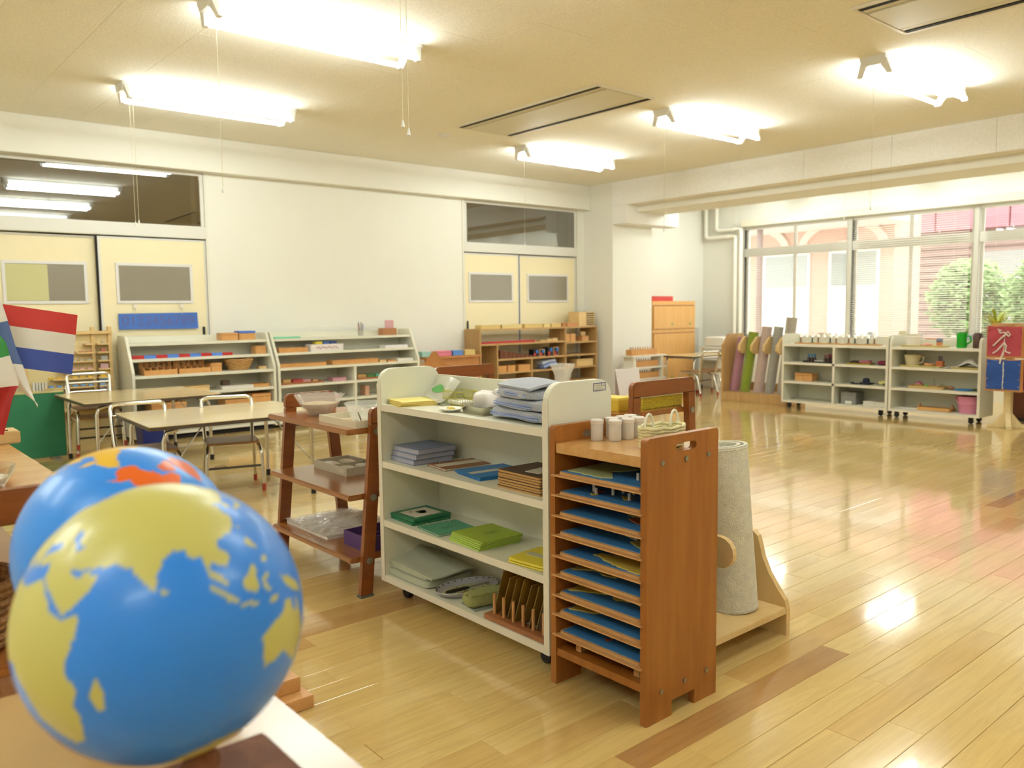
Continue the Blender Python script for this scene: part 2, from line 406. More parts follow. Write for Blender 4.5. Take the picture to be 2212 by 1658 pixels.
# ---- window wall (along Y, at X = XB)
SILL, HEAD = .62, 2.29
wb = MB(); wb.box(XB, 7.06, 0, XB+.15, YA+.1, CZ); wb.box(XB, Y0, HEAD, XB+.15, 7.06, CZ); wb.box(XB, Y0, 0, XB+.15, 7.06, SILL)
wb.box(XB, Y0, SILL, XB+.15, .7, HEAD)
struct(wb.build('wall_window', WALL))
struct(B(10.22, .5, SILL-.03, XB+.02, 7.06, SILL+.005).build('trim_5', mat('sill_board', '#e4dcc0', .4), bevel=.004))     # window stool
struct(B(XB-.4, .5, 0, XB, 7.06, SILL-.03).build('wall_sill_front', WALL))
bays = [(7.06, 5.46), (5.40, 3.90), (3.84, 2.34), (2.28, .78)]
for i, (ya, yb) in enumerate(bays):
    wn = bpy.data.objects.new('window_%d' % (i+3), None); COL.objects.link(wn); struct(wn); wn.location = (XB, yb, 0); L = ya-yb
    f = MB(); f.box(-.01, -.06, SILL, .09, 0, HEAD); f.box(-.01, L, SILL, .09, L+.005, HEAD)
    f.box(-.005, 0, 1.845, .085, L, 1.965); f.box(0, 0, SILL, .08, L, SILL+.05); f.box(0, 0, HEAD-.05, .08, L, HEAD)
    f.build('window_frame', ALU, wn, bevel=.003)
    for a, b in ((0, L/2), (L/2, L)):
        off = .02 if a == 0 else .05
        B(off+.012, a+.02, 1.97, off+.016, b-.02, HEAD-.05).build('pane', WGLASS, wn)
        B(off+.012, a+.02, SILL+.06, off+.016, b-.02, 1.845).build('pane', WGLASS, wn)
        s_ = MB()
        for z0_, z1_ in ((SILL+.05, 1.845), (1.965, HEAD-.05)):
            s_.box(off, a, z0_, off+.03, a+.03, z1_); s_.box(off, b-.03, z0_, off+.03, b, z1_)
        s_.box(off, a, SILL+.05, off+.03, b, SILL+.08)
        s_.build('sash', ALU, wn)
struct(B(X0-.15, Y0, -.1, X0, YA+.1, CZ+.2).build('wall_left', WALL))
struct(B(X0, Y0-.15, -.1, XB+.15, Y0, CZ+.2).build('wall_front', WALL))
struct(B(D1b, YA-.012, 0, D2a, YA, .08).build('baseboard_back', mat('baseboard', '#c9b48a', .5)))
struct(B(8.73, YA-.012, 0, XB, YA, .08).build('baseboard_corner', mat('baseboard', '#c9b48a', .5)))

# ================================================================== CEILING FIXTURES
LHOUSE = mat('lamp_housing', '#e8e6e0', .4); LTUBE = emit('tube_light', '#f2fcf9', TUBE)
def lamp_proto():
    t = thing('ceiling_light', 'x', 'ceiling light')
    L = 1.30
    h = MB(); h.prism([(-.085, -.02), (-.055, -.06), (.055, -.06), (.085, -.02), (.085, 0), (-.085, 0)], 'x', -L/2, L/2)
    h.build('housing', LHOUSE, t)
    for s in (-1, 1):
        MB().cyl((-.60, s*.098, -.095), (.60, s*.098, -.095), .0155, 10).build('tube', LTUBE, t, smooth=True)
        for e in (-1, 1):
            sk = MB(); sk.hexa([(e*.605-.012, s*.08, -.115), (e*.605+.012, s*.08, -.115), (e*.605+.012, s*.116, -.115), (e*.605-.012, s*.116, -.115)],
                               [(e*.62-.02, s*.03, -.03), (e*.62+.02, s*.03, -.03), (e*.62+.02, s*.085, -.025), (e*.62-.02, s*.085, -.025)])
            sk.build('socket', LHOUSE, t)
    return t
LG = 'twin-tube fluorescent ceiling lights'
lamps = [((2.29, 4.33), 'twin-tube fluorescent ceiling light nearest the camera at the upper left', 0),
    ((2.40, 6.26), 'twin-tube fluorescent ceiling light in front of the left door window', 1),
    ((6.10, 6.22), 'twin-tube fluorescent ceiling light farthest away, near the far corner', 1),
    ((6.03, 4.39), 'twin-tube fluorescent ceiling light right of the centre air vent', 0),
    ((6.01, 2.63), 'twin-tube fluorescent ceiling light at the upper right below the second air vent', 0),
    ((9.65, 4.42), 'twin-tube fluorescent ceiling light hidden behind the beam by the windows', 0),
    ((9.65, 2.6), 'twin-tube fluorescent ceiling light hidden behind the beam by the windows', 0), ((9.65, 6.2), 'twin-tube fluorescent ceiling light hidden behind the beam by the windows', 0)]  # last one is unseen, added to brighten the window bay
for xy in ((2.29, 2.55), (2.29, .75), (6.02, .75), (-1.3, 4.33), (-1.3, 6.2), (-1.3, 2.55), (-1.3, .75), (-1.3, -1.05), (2.29, -1.05), (9.65, .7)):  # lamp grid carried on unseen; those to the left and rear added as fill
    lamps.append((xy, 'unseen twin-tube fluorescent ceiling light above or behind the camera', 0))
lp = lamp_proto()
CORD = mat('pull_cord', '#d9cfae', .6)
def cord(parent, dx, dy, z1):
    c = MB().cyl((dx, dy, -.05), (dx, dy, z1), .0012, 6).build('pull_cord', CORD, parent)
    MB().lathe([(.001, .02), (.004, .012), (.008, -.008), (.0, -.01)], (dx, dy, z1), 8).build('cord_bell', LHOUSE, c, smooth=True)
for i, ((x, y), lb, c) in enumerate(lamps):
    o = lp if i == 0 else copy_tree(lp)
    o.location = (x, y, CZ); o['label'] = lb; o['group'] = LG
    if i == 8: cord(o, 1.72-x, 2.62-y, 1.79-CZ)
    if i == 0: cord(o, 1.712-x, .02, 1.75-CZ)
    if i == 1: cord(o, 1.84-x, 0, 1.76-CZ)
    if i == 5: cord(o, -.6, .3, 2.1-CZ)
for i, (ya, yb) in enumerate(((4.19, 5.92), (.55, 2.30))):
    a = thing('ceiling_air_vent', ['slotted white ceiling air vent panel in the middle of the ceiling', 'slotted white ceiling air vent panel cut by the top right edge'][i], 'air vent', (4.42, ya, CZ), 0, 'ceiling air vents')
    L = yb-ya; W_ = .66; vm = mat('vent_white', '#d8d2bc', .5)
    f = MB(); f.box(0, 0, -.012, .03, L, 0); f.box(W_-.03, 0, -.012, W_, L, 0); f.box(.03, 0, -.012, W_-.03, .025, 0); f.box(.03, L-.025, -.012, W_-.03, L, 0)
    f.build('frame', mat('vent_frame', '#e6dfcc', .5), a, bevel=.003)
    for xx in (.033, W_-.067): B(xx, .03, -.0125, xx+.034, L-.03, -.0005).build('slot', DARK, a)
    for xx in (.075, W_-.125): B(xx, .03, -.01, xx+.05, L-.03, -.0005).build('louvre', vm, a, bevel=.003)
    B(.135, .03, -.014, W_-.135, L-.03, -.0005).build('panel', vm, a, bevel=.004)
dt = thing('ceiling_sensor', 'small round white sensor on the ceiling left of the middle air vent', 'sensor', (4.55, 6.25, CZ))
MB().lathe([(0, -.03), (.03, -.028), (.05, -.012), (.055, 0)], (0, 0, 0), 16).build('cover', LHOUSE, dt, smooth=True)
MB().lathe([(.055, -.006), (.062, -.005), (.062, 0)], (0, 0, 0), 16).build('base', LHOUSE, dt)

# ================================================================== BLINDS AND WINDOW SIDE PIPES
slat = mat('blind_slat', '#f1ece0', .4)
bl_lab = ['pale venetian blind on the leftmost window beside the pipes', 'pale venetian blind on the second window from the pipes', 'pale venetian blind on the window behind the dressing frame stand', 'pale venetian blind on the window right outside the picture']
for i, (ya, yb) in enumerate(bays):
    v = thing('venetian_blind', bl_lab[i], 'blind', (XB-.06, yb, SILL+.01), 0, 'venetian blinds on the windows'); L = ya-yb
    B(-.045, -.06, HEAD-SILL-.02, .03, L, HEAD-SILL+.075).build('head_rail', mat('head_rail', '#efe8d4', .5), v, bevel=.004)
    s_ = MB(); z = .05; tilt = (.15, .3, .12, .2)[i]
    while z < HEAD-SILL-.05:
        h = .0125; dz = h*math.sin(tilt)
        s_.add([(-h, .03, z-dz), (h, .03, z+dz), (h, L-.03, z+dz), (-h, L-.03, z-dz), (-h, .03, z-dz+.0008), (h, .03, z+dz+.0008), (h, L-.03, z+dz+.0008), (-h, L-.03, z-dz+.0008)],
               [(3,2,1,0),(4,5,6,7),(0,1,5,4),(1,2,6,5),(2,3,7,6),(3,0,4,7)]); z += .027
    o = s_.build('slats', slat, v); o['kind'] = 'stuff'
    for q in (.2, L/2, L-.2): MB().cyl((0, q, .02), (0, q, HEAD-SILL), .0012, 5).build('ladder_cord', CORD, v)
    B(-.015, .03, .01, .015, L-.03, .03).build('bottom_rail', slat, v)
PIPE = mat('pipe_white', '#fbf7ea', .2)
for i, (dy, dz) in enumerate(((0, 0), (.19, .1))):
    t = thing('heating_pipe', ['white wall pipe, outer of the two bent pipes in the far corner', 'white wall pipe, inner of the two bent pipes in the far corner'][i], 'pipe', (0, 0, 0), 0, 'bent white pipes in the corner')
    xw = XB-.07; ya_, yb_ = 7.70-dy, 7.16-dy*.5; zz = 2.16+dz
    MB().tube([(xw, ya_, CZ-.01), (xw, ya_, zz+.05), (xw, ya_-.015, zz+.015), (xw, ya_-.05, zz), (xw, yb_+.05, zz), (xw-.01, yb_+.01, zz-.015), (xw-.02, yb_, zz-.05), (xw-.02, yb_, .02)], .028, 10).build('pipe_run', PIPE, t, smooth=True, angle=1.2)
    MB().cyl((xw, yb_+.12, zz), (xw, yb_+.16, zz), .034, 10).build('clamp', PIPE, t, smooth=True)

# ================================================================== OUTSIDE
gm = struct(B(XB+.15, -12, -.25, 40, 30, -.15).build('ground_outside', mat('pale_paving', '#cfc6b8', .9, var=.1)))
peach = mat('peach_render', '#dab5a5', .85); pink = mat('pink_render', '#c98795', .85); brick = mat('brown_tile', '#94807c', .85)
def building(label, loc, name='building'): return thing(name, label, 'building', loc)
b1 = building('peach rendered wing outside the left windows with curtained windows', (15.2, 6.95, -.15))
B(0, 0, 0, 1.1, 6.5, 5.5).build('wall', peach, b1)
for k, (y0_, y1_) in enumerate(((.25, 1.25), (1.65, 2.7), (4.3, 5.3))):
    wd = B(-.04, y0_, .2, .02, y1_, 2.35).build('window', mat('ext_frame', '#e9e9e6', .5), b1)
    B(-.05, y0_+.06, 1.65, -.035, y1_-.06, 2.28).build('pane', mat('ext_glass', '#a9b0ae', .1), wd)
    cu = MB()
    cu.sheet(lambda u, v, a=y0_, b=y1_: (-.06+.018*math.sin(u*40), a+.06+(b-a-.12)*u, .25+1.3*v), 60, 1, .004)
    cu.build('curtain', mat('ext_curtain', '#f4f2ee', .8), wd, smooth=True)
B(-1.3, -.4, 2.75, 0, 6.5, 2.95).build('canopy', mat('canopy_white', '#f3f1ee', .5), b1)
for k in range(4): MB().lathe([(.06, 0), (.06, 2.75)], (-1.1, .2+k*1.9, 0), 10).build('canopy_post', brick, b1)
for k in range(3):
    a = MB(); a.prism([(.9*math.cos(t*PI/10)+0, .55*math.sin(t*PI/10)) for t in range(11)]+[(-.75, 0)]+[(.75*math.cos(PI-t*PI/10), .42*math.sin(PI-t*PI/10)) for t in range(1, 11)], 'x', -.06, 0)
    o = a.build('arch_moulding', mat('arch_pale', '#f0dbcf', .8), b1); o.location = (0, 1.0+2*k, 2.4)
b2 = building('far pink building with a panelled balcony above a brown tiled wall', (19.5, -2.6, -.15))
B(0, 0, 0, 4, 12, 2.9).build('lower_wall', brick, b2)
for k in range(16): B(-.03, 0, .15+k*.17, 0, 12, .25+k*.17).build('tile_course', mat('brown_tile_light', '#a8938e', .85), b2)
for k in range(8): B(-.25, k*1.5+.02, 2.9, .0, k*1.5+1.48, 4.3).build('balcony_panel', pink, b2)
B(-.3, 0, 4.3, .1, 12, 4.45).build('balcony_rail', mat('rail_pink', '#c98e9a', .8), b2)
B(0.5, 0, 4.4, 4, 12, 9).build('upper_wall', pink, b2)
B(-.04, 8.2, .9, .02, 9.6, 2.4).build('window', mat('ext_glass', '#a9b0ae', .1), b2)
leafm = mat('tree_leaf', '#93ad72', .6, var=.3, vscale=3); bark = mat('tree_bark', '#6b5540', .9)
def tree(label, loc, h, r, n, seed):
    rnd = random.Random(seed); t = thing('courtyard_tree', label, 'tree', loc)
    MB().tube([(0, 0, 0), (.05, .03, h*.4), (-.03, .05, h*.7), (0, 0, h*.9)], .07, 8, r1=.02).build('trunk', bark, t, smooth=True)
    m = MB()
    for i in range(n):
        a = rnd.random()*2*PI; ph = math.acos(2*rnd.random()-1); rr = r*(.55+.45*rnd.random())
        c = Vector((rr*math.sin(ph)*math.cos(a), rr*math.sin(ph)*math.sin(a), h*.68+rr*1.15*math.cos(ph)))
        d = Vector((rnd.gauss(0,1), rnd.gauss(0,1), rnd.gauss(0,.5))).normalized(); e = d.orthogonal().normalized(); s = .05+.04*rnd.random()
        f = d.cross(e)*.004
        m.add([c-d*s, c+e*s*.45, c+d*s, c-e*s*.45, c+f], [(0,1,4), (1,2,4), (2,3,4), (3,0,4), (3,2,1,0)])
    o = m.build('foliage', leafm, t); o['kind'] = 'stuff'
tree('round green tree in the courtyard seen through the right window', (14.4, 5.35, -.15), 1.95, .62, 2200, 1)
tree('larger green tree in the courtyard at the right edge of the windows', (13.6, 3.95, -.15), 1.95, .62, 2200, 2)

# ================================================================== SHELVING BUILDERS
def caster(t, x, y):
    c = MB(); c.cyl((x-.011, y, .022), (x+.011, y, .022), .022, 14); o = c.build('caster', BLACK, t, smooth=True)
    B(x-.014, y-.018, .036, x+.014, y+.018, .068).build('caster_fork', BLACK, o)
def white_shelf(label, loc, L, zs, top, depth=.27, dividers=(), thick=.024, group=None):
    """open white shelf: front faces -X, runs along +Y; loc is its front near corner on the floor"""
    t = thing('white_shelf', label, 'shelf', loc, 0, group); th = thick; zb = zs[0]-th
    for i, y0_ in enumerate((0, L-th)):
        p = MB(); p.prism(rrect(0, zb, depth, top, .055, 6, (0, 0, 1, 1)), 'y', y0_, y0_+th)
        p.build('side_panel', CREAMLAM, t, bevel=.002)
        e = MB(); e.box(-.0016, y0_, zb, 0, y0_+th, top-.055); e.build('edge_band', WEDGE, t)
    B(depth-.012, th, zb, depth, L-th, top-.035).build('back_panel', CREAMLAM, t)
    for z in zs:
        s_ = B(.002, th, z-th, depth-.012, L-th, z).build('shelf_board', CREAMLAM, t)
        B(0, th, z-th, .002, L-th, z).build('edge_band', WEDGE, s_)
    for d in dividers:
        s_ = B(.002, d-th/2, zs[0], depth-.012, d+th/2, zs[-1]-th).build('divider', CREAMLAM, t)
        B(0, d-th/2, zs[0], .002, d+th/2, zs[-1]-th).build('edge_band', WEDGE, s_)
    for x in (.085, depth-.05):
        for y in (.10, L-.05): caster(t, x, y)
    return t
cs = white_shelf('low white shelf on casters in the middle of the room, books and cloths inside', (1.60, 1.715, 0), .94, (.10, .315, .54, .755), .888)
st = MB()
st.box(.187, -.0012, .853, .243, -.0004, .877)
lb = st.build('label_sticker', mat('sticker_paper', '#cfc9b4', .6), cs)
bl = mat('sticker_blue', '#2c3f8f', .6); q = MB()
for a in ((.187, .875, .243, .877), (.187, .853, .243, .8545), (.187, .853, .1885, .877), (.2415, .853, .243, .877), (.187, .868, .243, .8688), (.222, .868, .2235, .877)):
    q.box(a[0], -.0016, a[1], a[2], -.0012, a[3])
q.build('printed_lines', bl, lb)
q = MB()
for k in range(2): q.box(.196, -.0016, .858+.005*k, .230-.006*k, -.0012, .8588+.005*k)
q.build('handwriting', mat('pencil_grey', '#8f8a86', .8), lb)
ws1 = white_shelf('white divided shelf on casters under the windows, a row of bells on top', (8.05, 3.705, 0), 1.165, (.09, .30, .505, .70), .81, .33, (.57,), group='white shelves under the windows')
ws2 = white_shelf('white undivided shelf on casters under the windows, pink bucket inside', (8.05, 2.86, 0), .835, (.09, .30, .505, .70), .80, .33, group='white shelves under the windows')

def screw(t, x, y, z, ax, r=.007):
    d = {'x': (.0025, 0, 0), 'y': (0, .0025, 0)}[ax]
    o = MB().cyl((x-d[0], y-d[1], z-d[2]), (x+d[0], y+d[1], z+d[2]), r, 12).build('screw', STEEL, t, smooth=True)
    return o
# ---- map cabinet
mc = thing('map_cabinet', 'honey brown wooden cabinet of sliding map trays with a handle slot', 'cabinet', (1.60, 1.345, 0))
CW, CD, CH = .365, .305, .768
MZ = [.628, .570, .510, .452, .391, .334, .274, .217, .156]
for y0_, nm in ((0, 'near'), (CW-.022, 'far')):
    bm = bmesh.new()
    out = [(0, 0), (.105, 0), (.105, .042), (.205, .042), (.205, 0), (CD, 0)]+[(CD-.012+.012*math.cos(k*PI/8), CH-.012+.012*math.sin(k*PI/8)) for k in range(5)]+[(.012-.012*math.sin(k*PI/8), CH-.012+.012*math.cos(k*PI/8)) for k in range(5)]
    hole = []
    for (cx, a0) in ((.195, -PI/2), (.128, PI/2)):
        for k in range(7): hole.append((cx+.011*math.cos(a0+k*PI/6), .733+.011*math.sin(a0+k*PI/6)))
    vo = [bm.verts.new((p[0], y0_, p[1])) for p in out]; vh = [bm.verts.new((p[0], y0_, p[1])) for p in hole]
    eo = [bm.edges.new((vo[i], vo[(i+1) % len(vo)])) for i in range(len(vo))]; eh = [bm.edges.new((vh[i], vh[(i+1) % len(vh)])) for i in range(len(vh))]
    bmesh.ops.triangle_fill(bm, edges=eo+eh, use_beauty=True)
    fs = list(bm.faces); r = bmesh.ops.extrude_face_region(bm, geom=fs)
    bmesh.ops.translate(bm, vec=(0, .022, 0), verts=[v for v in r['geom'] if isinstance(v, bmesh.types.BMVert)])
    bmesh.ops.recalc_face_normals(bm, faces=bm.faces)
    me = bpy.data.meshes.new('side_panel'); bm.to_mesh(me); bm.free(); me.materials.append(CABW)
    o = bpy.data.objects.new('side_panel', me); COL.objects.link(o); o.parent = mc
    if nm == 'near':
        for x in (.06, .16, .258): screw(o, x, -.001, .699, 'y'); screw(o, x, -.001, .081, 'y')
    for x in (.0, .205): B(x+.002, y0_+.001, 0, x+(.103 if x == 0 else .098), y0_+.021, .004).build('felt_foot', mat('grey_felt', '#5c6660', .9), o)
B(.004, .022, .690, CD, CW-.022, .718).build('top_board', CABTOP, mc, bevel=.002)
B(.004, .022, .088, CD-.01, CW-.022, .110).build('bottom_board', CABW, mc)
B(CD-.01, .022, .11, CD-.004, CW-.022, .69).build('back_panel', CABW, mc)
for z in MZ:
    sb = B(.003, .012, z-.004, CD-.012, CW-.012, z).build('tray_slide', PLY, mc)
    B(-.008, .014, z-.004, .003, CW-.014, z).build('front_lip', PLY, sb)
def land(mb, poly, z0, z1, seed, rough=.004, sub=5):
    rnd = random.Random(seed); out = []
    for i in range(len(poly)):
        a, b = poly[i], poly[(i+1) % len(poly)]; n = max(1, int(sub*math.hypot(b[0]-a[0], b[1]-a[1])/.05))
        for k in range(n):
            t = k/n; out.append((a[0]+(b[0]-a[0])*t+rnd.uniform(-rough, rough)*(k > 0), a[1]+(b[1]-a[1])*t+rnd.uniform(-rough, rough)*(k > 0)))
    mb.prism(out, 'z', z0, z1)
KNOB = mat('knob_white', '#e4ded6', .35); SEA = mat('map_blue', '#3a7cb8', .5)
# land outlines: (fraction from the far end, depth from the front in units of 12 cm)
MAPS = [('topmost blue puzzle map with a pale green corner and white knobs', [('#b5bb84', [(.02,.10),(0,1.5),(.5,1.5),(.43,1.0),(.38,.7),(.58,.22),(.5,.06)]), ('#8f8a3c', [(.86,.5),(.95,.6),(.97,.3)])], [(.80,.5),(.83,.62),(.92,.62),(.96,.8),(.9,1.0)]),
 ('blue puzzle map in the second slot crowded with white knobs', [('#a83a2a', [(.18,.55),(.32,.62),(.30,.45)]), ('#c4a434', [(.27,.25),(.36,.30),(.34,.15)]), ('#b99a2c', [(.58,.55),(.72,.6),(.70,.35)]), ('#8a3f2a', [(.66,1.0),(.85,1.1),(.8,.75)])], [(.22,.50),(.33,.30),(.46,.55),(.48,.85),(.58,.95),(.66,1.0),(.72,.42),(.85,.75),(.75,1.1)]),
 ('blue puzzle map in the third slot with an orange-brown landmass', [('#a8602a', [(.66,.55),(.72,.85),(.85,.95),(.98,.75),(.96,.45),(.8,.40)]), ('#9d9a55', [(.56,.8),(.6,1.1),(.74,1.1),(.70,.85)])], [(.62,1.0),(.84,.75)]),
 ('blue puzzle map in the fourth slot with a yellow-green coast', [('#b3aa5c', [(.72,.45),(.78,.75),(.98,.85),(1,.2),(.9,.25)]), ('#c9bfa4', [(.55,.75),(.72,.8),(.74,.65)]), ('#7a2b22', [(.52,1.0),(.62,1.1),(.6,.85)])], [(.60,.95),(.70,.7),(.84,.9)]),
 ('blue puzzle map in the fifth slot almost filled by yellow land', [('#cdb552', [(.28,.32),(.31,.55),(.44,.62),(.42,.9),(.62,1.2),(1,1.0),(1,.02),(.92,.0),(.6,.12),(.40,.28)]), ('#b9a79a', [(.82,.55),(.86,.85),(1,.8),(1,.3)])], [(.55,.9),(.97,.35),(.48,1.1)]),
 ('blue puzzle map in the sixth slot with a yellow upper coast', [('#cdb552', [(.01,.22),(.03,.7),(.16,.95),(.34,.9),(.36,.72),(.54,.72),(.52,.5),(.36,.42),(.28,.55),(.12,.42)]), ('#24402a', [(.56,.75),(.60,.9),(.70,.8),(.64,.6)]), ('#b56a22', [(.66,.9),(.84,.95),(.78,.7)])], [(.62,.9),(.8,1.1)]),
 ('blue puzzle map in the seventh slot with two yellow landmasses', [('#cdb552', [(.01,.12),(0,.9),(.26,1.2),(.42,.8),(.36,.55),(.22,.38)]), ('#cdb552', [(.47,.5),(.50,.9),(.78,1.1),(.98,.75),(.82,.55),(.68,.62),(.55,.42)])], [(.75,1.1)]),
 ('blue puzzle map in the eighth slot with yellow land at its left', [('#cdb552', [(.01,.12),(0,.9),(.26,1.2),(.42,.8),(.34,.5),(.2,.28)]), ('#7a2b22', [(.52,.85),(.56,1.1),(.74,1.1),(.68,.8)]), ('#6f8a3a', [(.48,.62),(.6,.75),(.62,.6)])], [(.72,.75),(.85,1.0)]),
 ('lowest blue puzzle map with small orange islands', [('#b3542a', [(.20,.85),(.28,.95),(.27,.75)]), ('#b3542a', [(.43,.50),(.50,.56),(.49,.42)]), ('#b3542a', [(.43,.34),(.50,.38),(.48,.26)])], [(.6,.95)])]
for i, (lab, lands, knobs) in enumerate(MAPS):
    t = thing('puzzle_map', lab, 'map puzzle', (1.60, 1.345, MZ[i]), 0, 'puzzle maps in the cabinet')
    MB().prism(rrect(.006, .028, CD-.02, CW-.028, .012, 3), 'z', .0004, .008).build('tray_board', PLY, t)
    B(.014, .036, .008, CD-.03, CW-.036, .0095).build('sea_sheet', SEA, t)
    for j, (c, poly) in enumerate(lands):
        m = MB(); land(m, [(.016+.12*dd, .038+.285*(1-ss)) for ss, dd in poly], .0095, .0125, i*10+j); m.build('land_piece', cm(c, .5), t)
    for (ss, dd) in knobs:
        x, y = .016+.12*dd, .038+.285*(1-ss)
        k = MB(); k.cyl((x, y, .0095), (x, y, .029), .0046, 10); k.build('knob', KNOB, t, smooth=True)
    if i == 8:
        pass
ps = thing('paper_stack', 'thin stack of grey card sheets under the lowest map tray', 'paper', (1.60, 1.345, .111))
for k in range(3): B(.02+.004*k, .04, .028+.004*k, .22, .30+.005*k, .0315+.004*k).build('sheet', cm(('#8f8a7c', '#a39d8e', '#847f72')[k], .7), ps)
B(.03, .05, .0, .2, .07, .028).build('spacer', PLY, ps); B(.03, .27, .0, .2, .29, .028).build('spacer', PLY, ps)

# ---- film canisters on the cabinet
milky = plastic_clear('milky_plastic', '#f6efe6', .6); lidm = plastic_clear('lid_plastic', '#e3d8cc', .9)
can = [(1.728, 1.642), (1.757, 1.598), (1.790, 1.640), (1.808, 1.594), (1.836, 1.642), (1.856, 1.596), (1.877, 1.645)]
for i, (x, y) in enumerate(can):
    t = thing('plastic_canister', '%s milky plastic canister from the left on the map cabinet' % ORD[i], 'canister', (x, y, .718), 0, 'milky canisters on the map cabinet')
    b = MB(); b.lathe([(.0168, 0), (.0185, .002), (.0185, .052), (.017, .052), (.017, .003), (0, .003)], n=18); b.lathe([(0, 0), (.0168, 0)], n=18); b.build('body', milky, t, smooth=True)
    l_ = MB(); l_.lathe([(.0198, .050), (.0202, .059), (.018, .0618), (.014, .060), (0, .060)], n=18); l_.build('lid', lidm, t, smooth=True)
    c = MB()
    for k in range(2):
        a = .004*k-.003; c.hexa([(a-.003, -.006, .004), (a+.002, -.006, .004), (a+.002, -.005, .004), (a-.003, -.005, .004)], [(a-.002+.004*k, .0, .032), (a+.003+.004*k, .0, .032), (a+.003+.004*k, .001, .032), (a-.002+.004*k, .001, .032)])
    c.build('contents', cm(('#e4e0d6', '#cfc8b4', '#8f8a84')[i % 3], .5), t)
rb = thing('rope_basket', 'cream crocheted basket with white rope handles behind the cabinet panel', 'basket', (1.775, 1.44, .718))
k = MB()
for j in range(7): k.tube([(.075*math.cos(a*PI/12)*(1+.012*j), .042*math.sin(a*PI/12)*(1+.012*j), .006+.0085*j+.002*math.sin(a*2.1+j)) for a in range(24)], .0052, 6, closed=True)
k.build('woven_wall', mat('cream_yarn', '#d9cf9f', .9, var=.15, vscale=60, bump=.5, bscale=200), rb, smooth=True)
MB().lathe([(0, .001), (.072, .001), (.072, .006), (0, .006)], n=24, sy=.56).build('base', MATS['cream_yarn'], rb)
for s in (-1, 1):
    MB().tube([(s*.062+.018*math.cos(a*PI/8)*1, s*.006, .055+.042*math.sin(a*PI/8)) for a in range(9)], .0036, 6).build('rope_handle', mat('white_rope', '#e8e2cf', .8), rb, smooth=True)

# ---- slant-legged brown frame shelves
def frame_shelf(label, loc, L, zs, H, wt, wb, hw, bolts=True, top=None):
    """end frames are upturned U shapes splayed at the foot; runs along +Y"""
    t = thing('frame_shelf', label, 'shelf', loc, 0, 'slant-legged brown frame shelves'); lw = .052; th = .03
    for i, y0_ in enumerate((0, L-th)):
        for s in (-1, 1):
            xb, xt = s*wb, s*wt
            leg = MB(); zt = H-.062
            leg.hexa([(xb, y0_, .006), (xb-s*lw, y0_, .006), (xb-s*lw, y0_+th, .006), (xb, y0_+th, .006)],
                     [(xt, y0_, zt), (xt-s*lw, y0_, zt), (xt-s*lw, y0_+th, zt), (xt, y0_+th, zt)])
            o = leg.build('leg', BROWN, t, bevel=.004)
            B(min(xb, xb-s*lw)-.002, y0_-.002, 0, max(xb, xb-s*lw)+.002, y0_+th+.002, .008).build('foot_pad', mat('foot_grey', '#5d6058', .8), o)
            if bolts and i == 0:
                for z in zs:
                    f = (z-.015)/zt; xc = xb+(xt-xb)*f-s*lw/2
                    bo = MB(); bo.cyl((xc, y0_-.004, z-.012), (xc, y0_, z-.012), .0135, 14); b_ = bo.build('bolt', STEEL, o, smooth=True)
        c = MB(); c.prism(rrect(-wt, H-.064, wt, H, .028, 5, (0, 0, 1, 1)), 'y', y0_, y0_+th); c.build('crossbar', BROWN, t, bevel=.004)
    for z in zs: B(-hw, th, z-.022, hw, L-th, z).build('shelf_board', top if top and z == zs[-1] else BROWNX, t, bevel=.005)
    return t
fs1 = frame_shelf('brown frame shelf left of the white shelf, glass bowls on top', (1.73, 2.71, 0), .77, (.155, .40, .655), .735, .125, .19, .215)
fs2 = frame_shelf('long brown frame shelf behind the map cabinet with yellow boxes', (2.735, 2.2, 0), 1.42, (.20, .43, .668), .80, .205, .245, .237)
fs0 = frame_shelf('brown frame shelf at the left edge carrying the small flags', (.17, 1.68, 0), 1.75, (.20, .46, .742), .79, .16, .2, .235, top=CABTOP)  # top board in lighter tan: its gloss reflection is put into the colour

# ================================================================== FOREGROUND: WHITE CABINET AND GLOBES
ct = thing('low_cabinet', 'low cabinet with a glossy tan top in the left foreground under the globes', 'cabinet', (-.15, .28, 0))
B(0, 0, .578, .583, .95, .60).build('top_board', mat('cabinet_top_tan', '#bd9660', .25, coat=.9, coat_rough=.2), ct, bevel=.004)
for y0_ in (.01, .918): B(.01, y0_, .0, .57, y0_+.022, .578).build('side_panel', LWOOD, ct)
B(.012, .032, .05, .03, .918, .578).build('back_panel', LWOOD, ct); B(.03, .032, .28, .565, .918, .30).build('shelf_board', LWOOD, ct); B(.03, .032, .05, .565, .918, .07).build('bottom_board', LWOOD, ct)
G1 = Matrix(((-.9895, -.0755, -.1231), (.0209, -.9183, .3952), (-.1429, .3885, .9103)))
G2 = Matrix(((.9291, -.2921, .2268), (.3459, .9034, -.2536), (-.1308, .3141, .9403)))
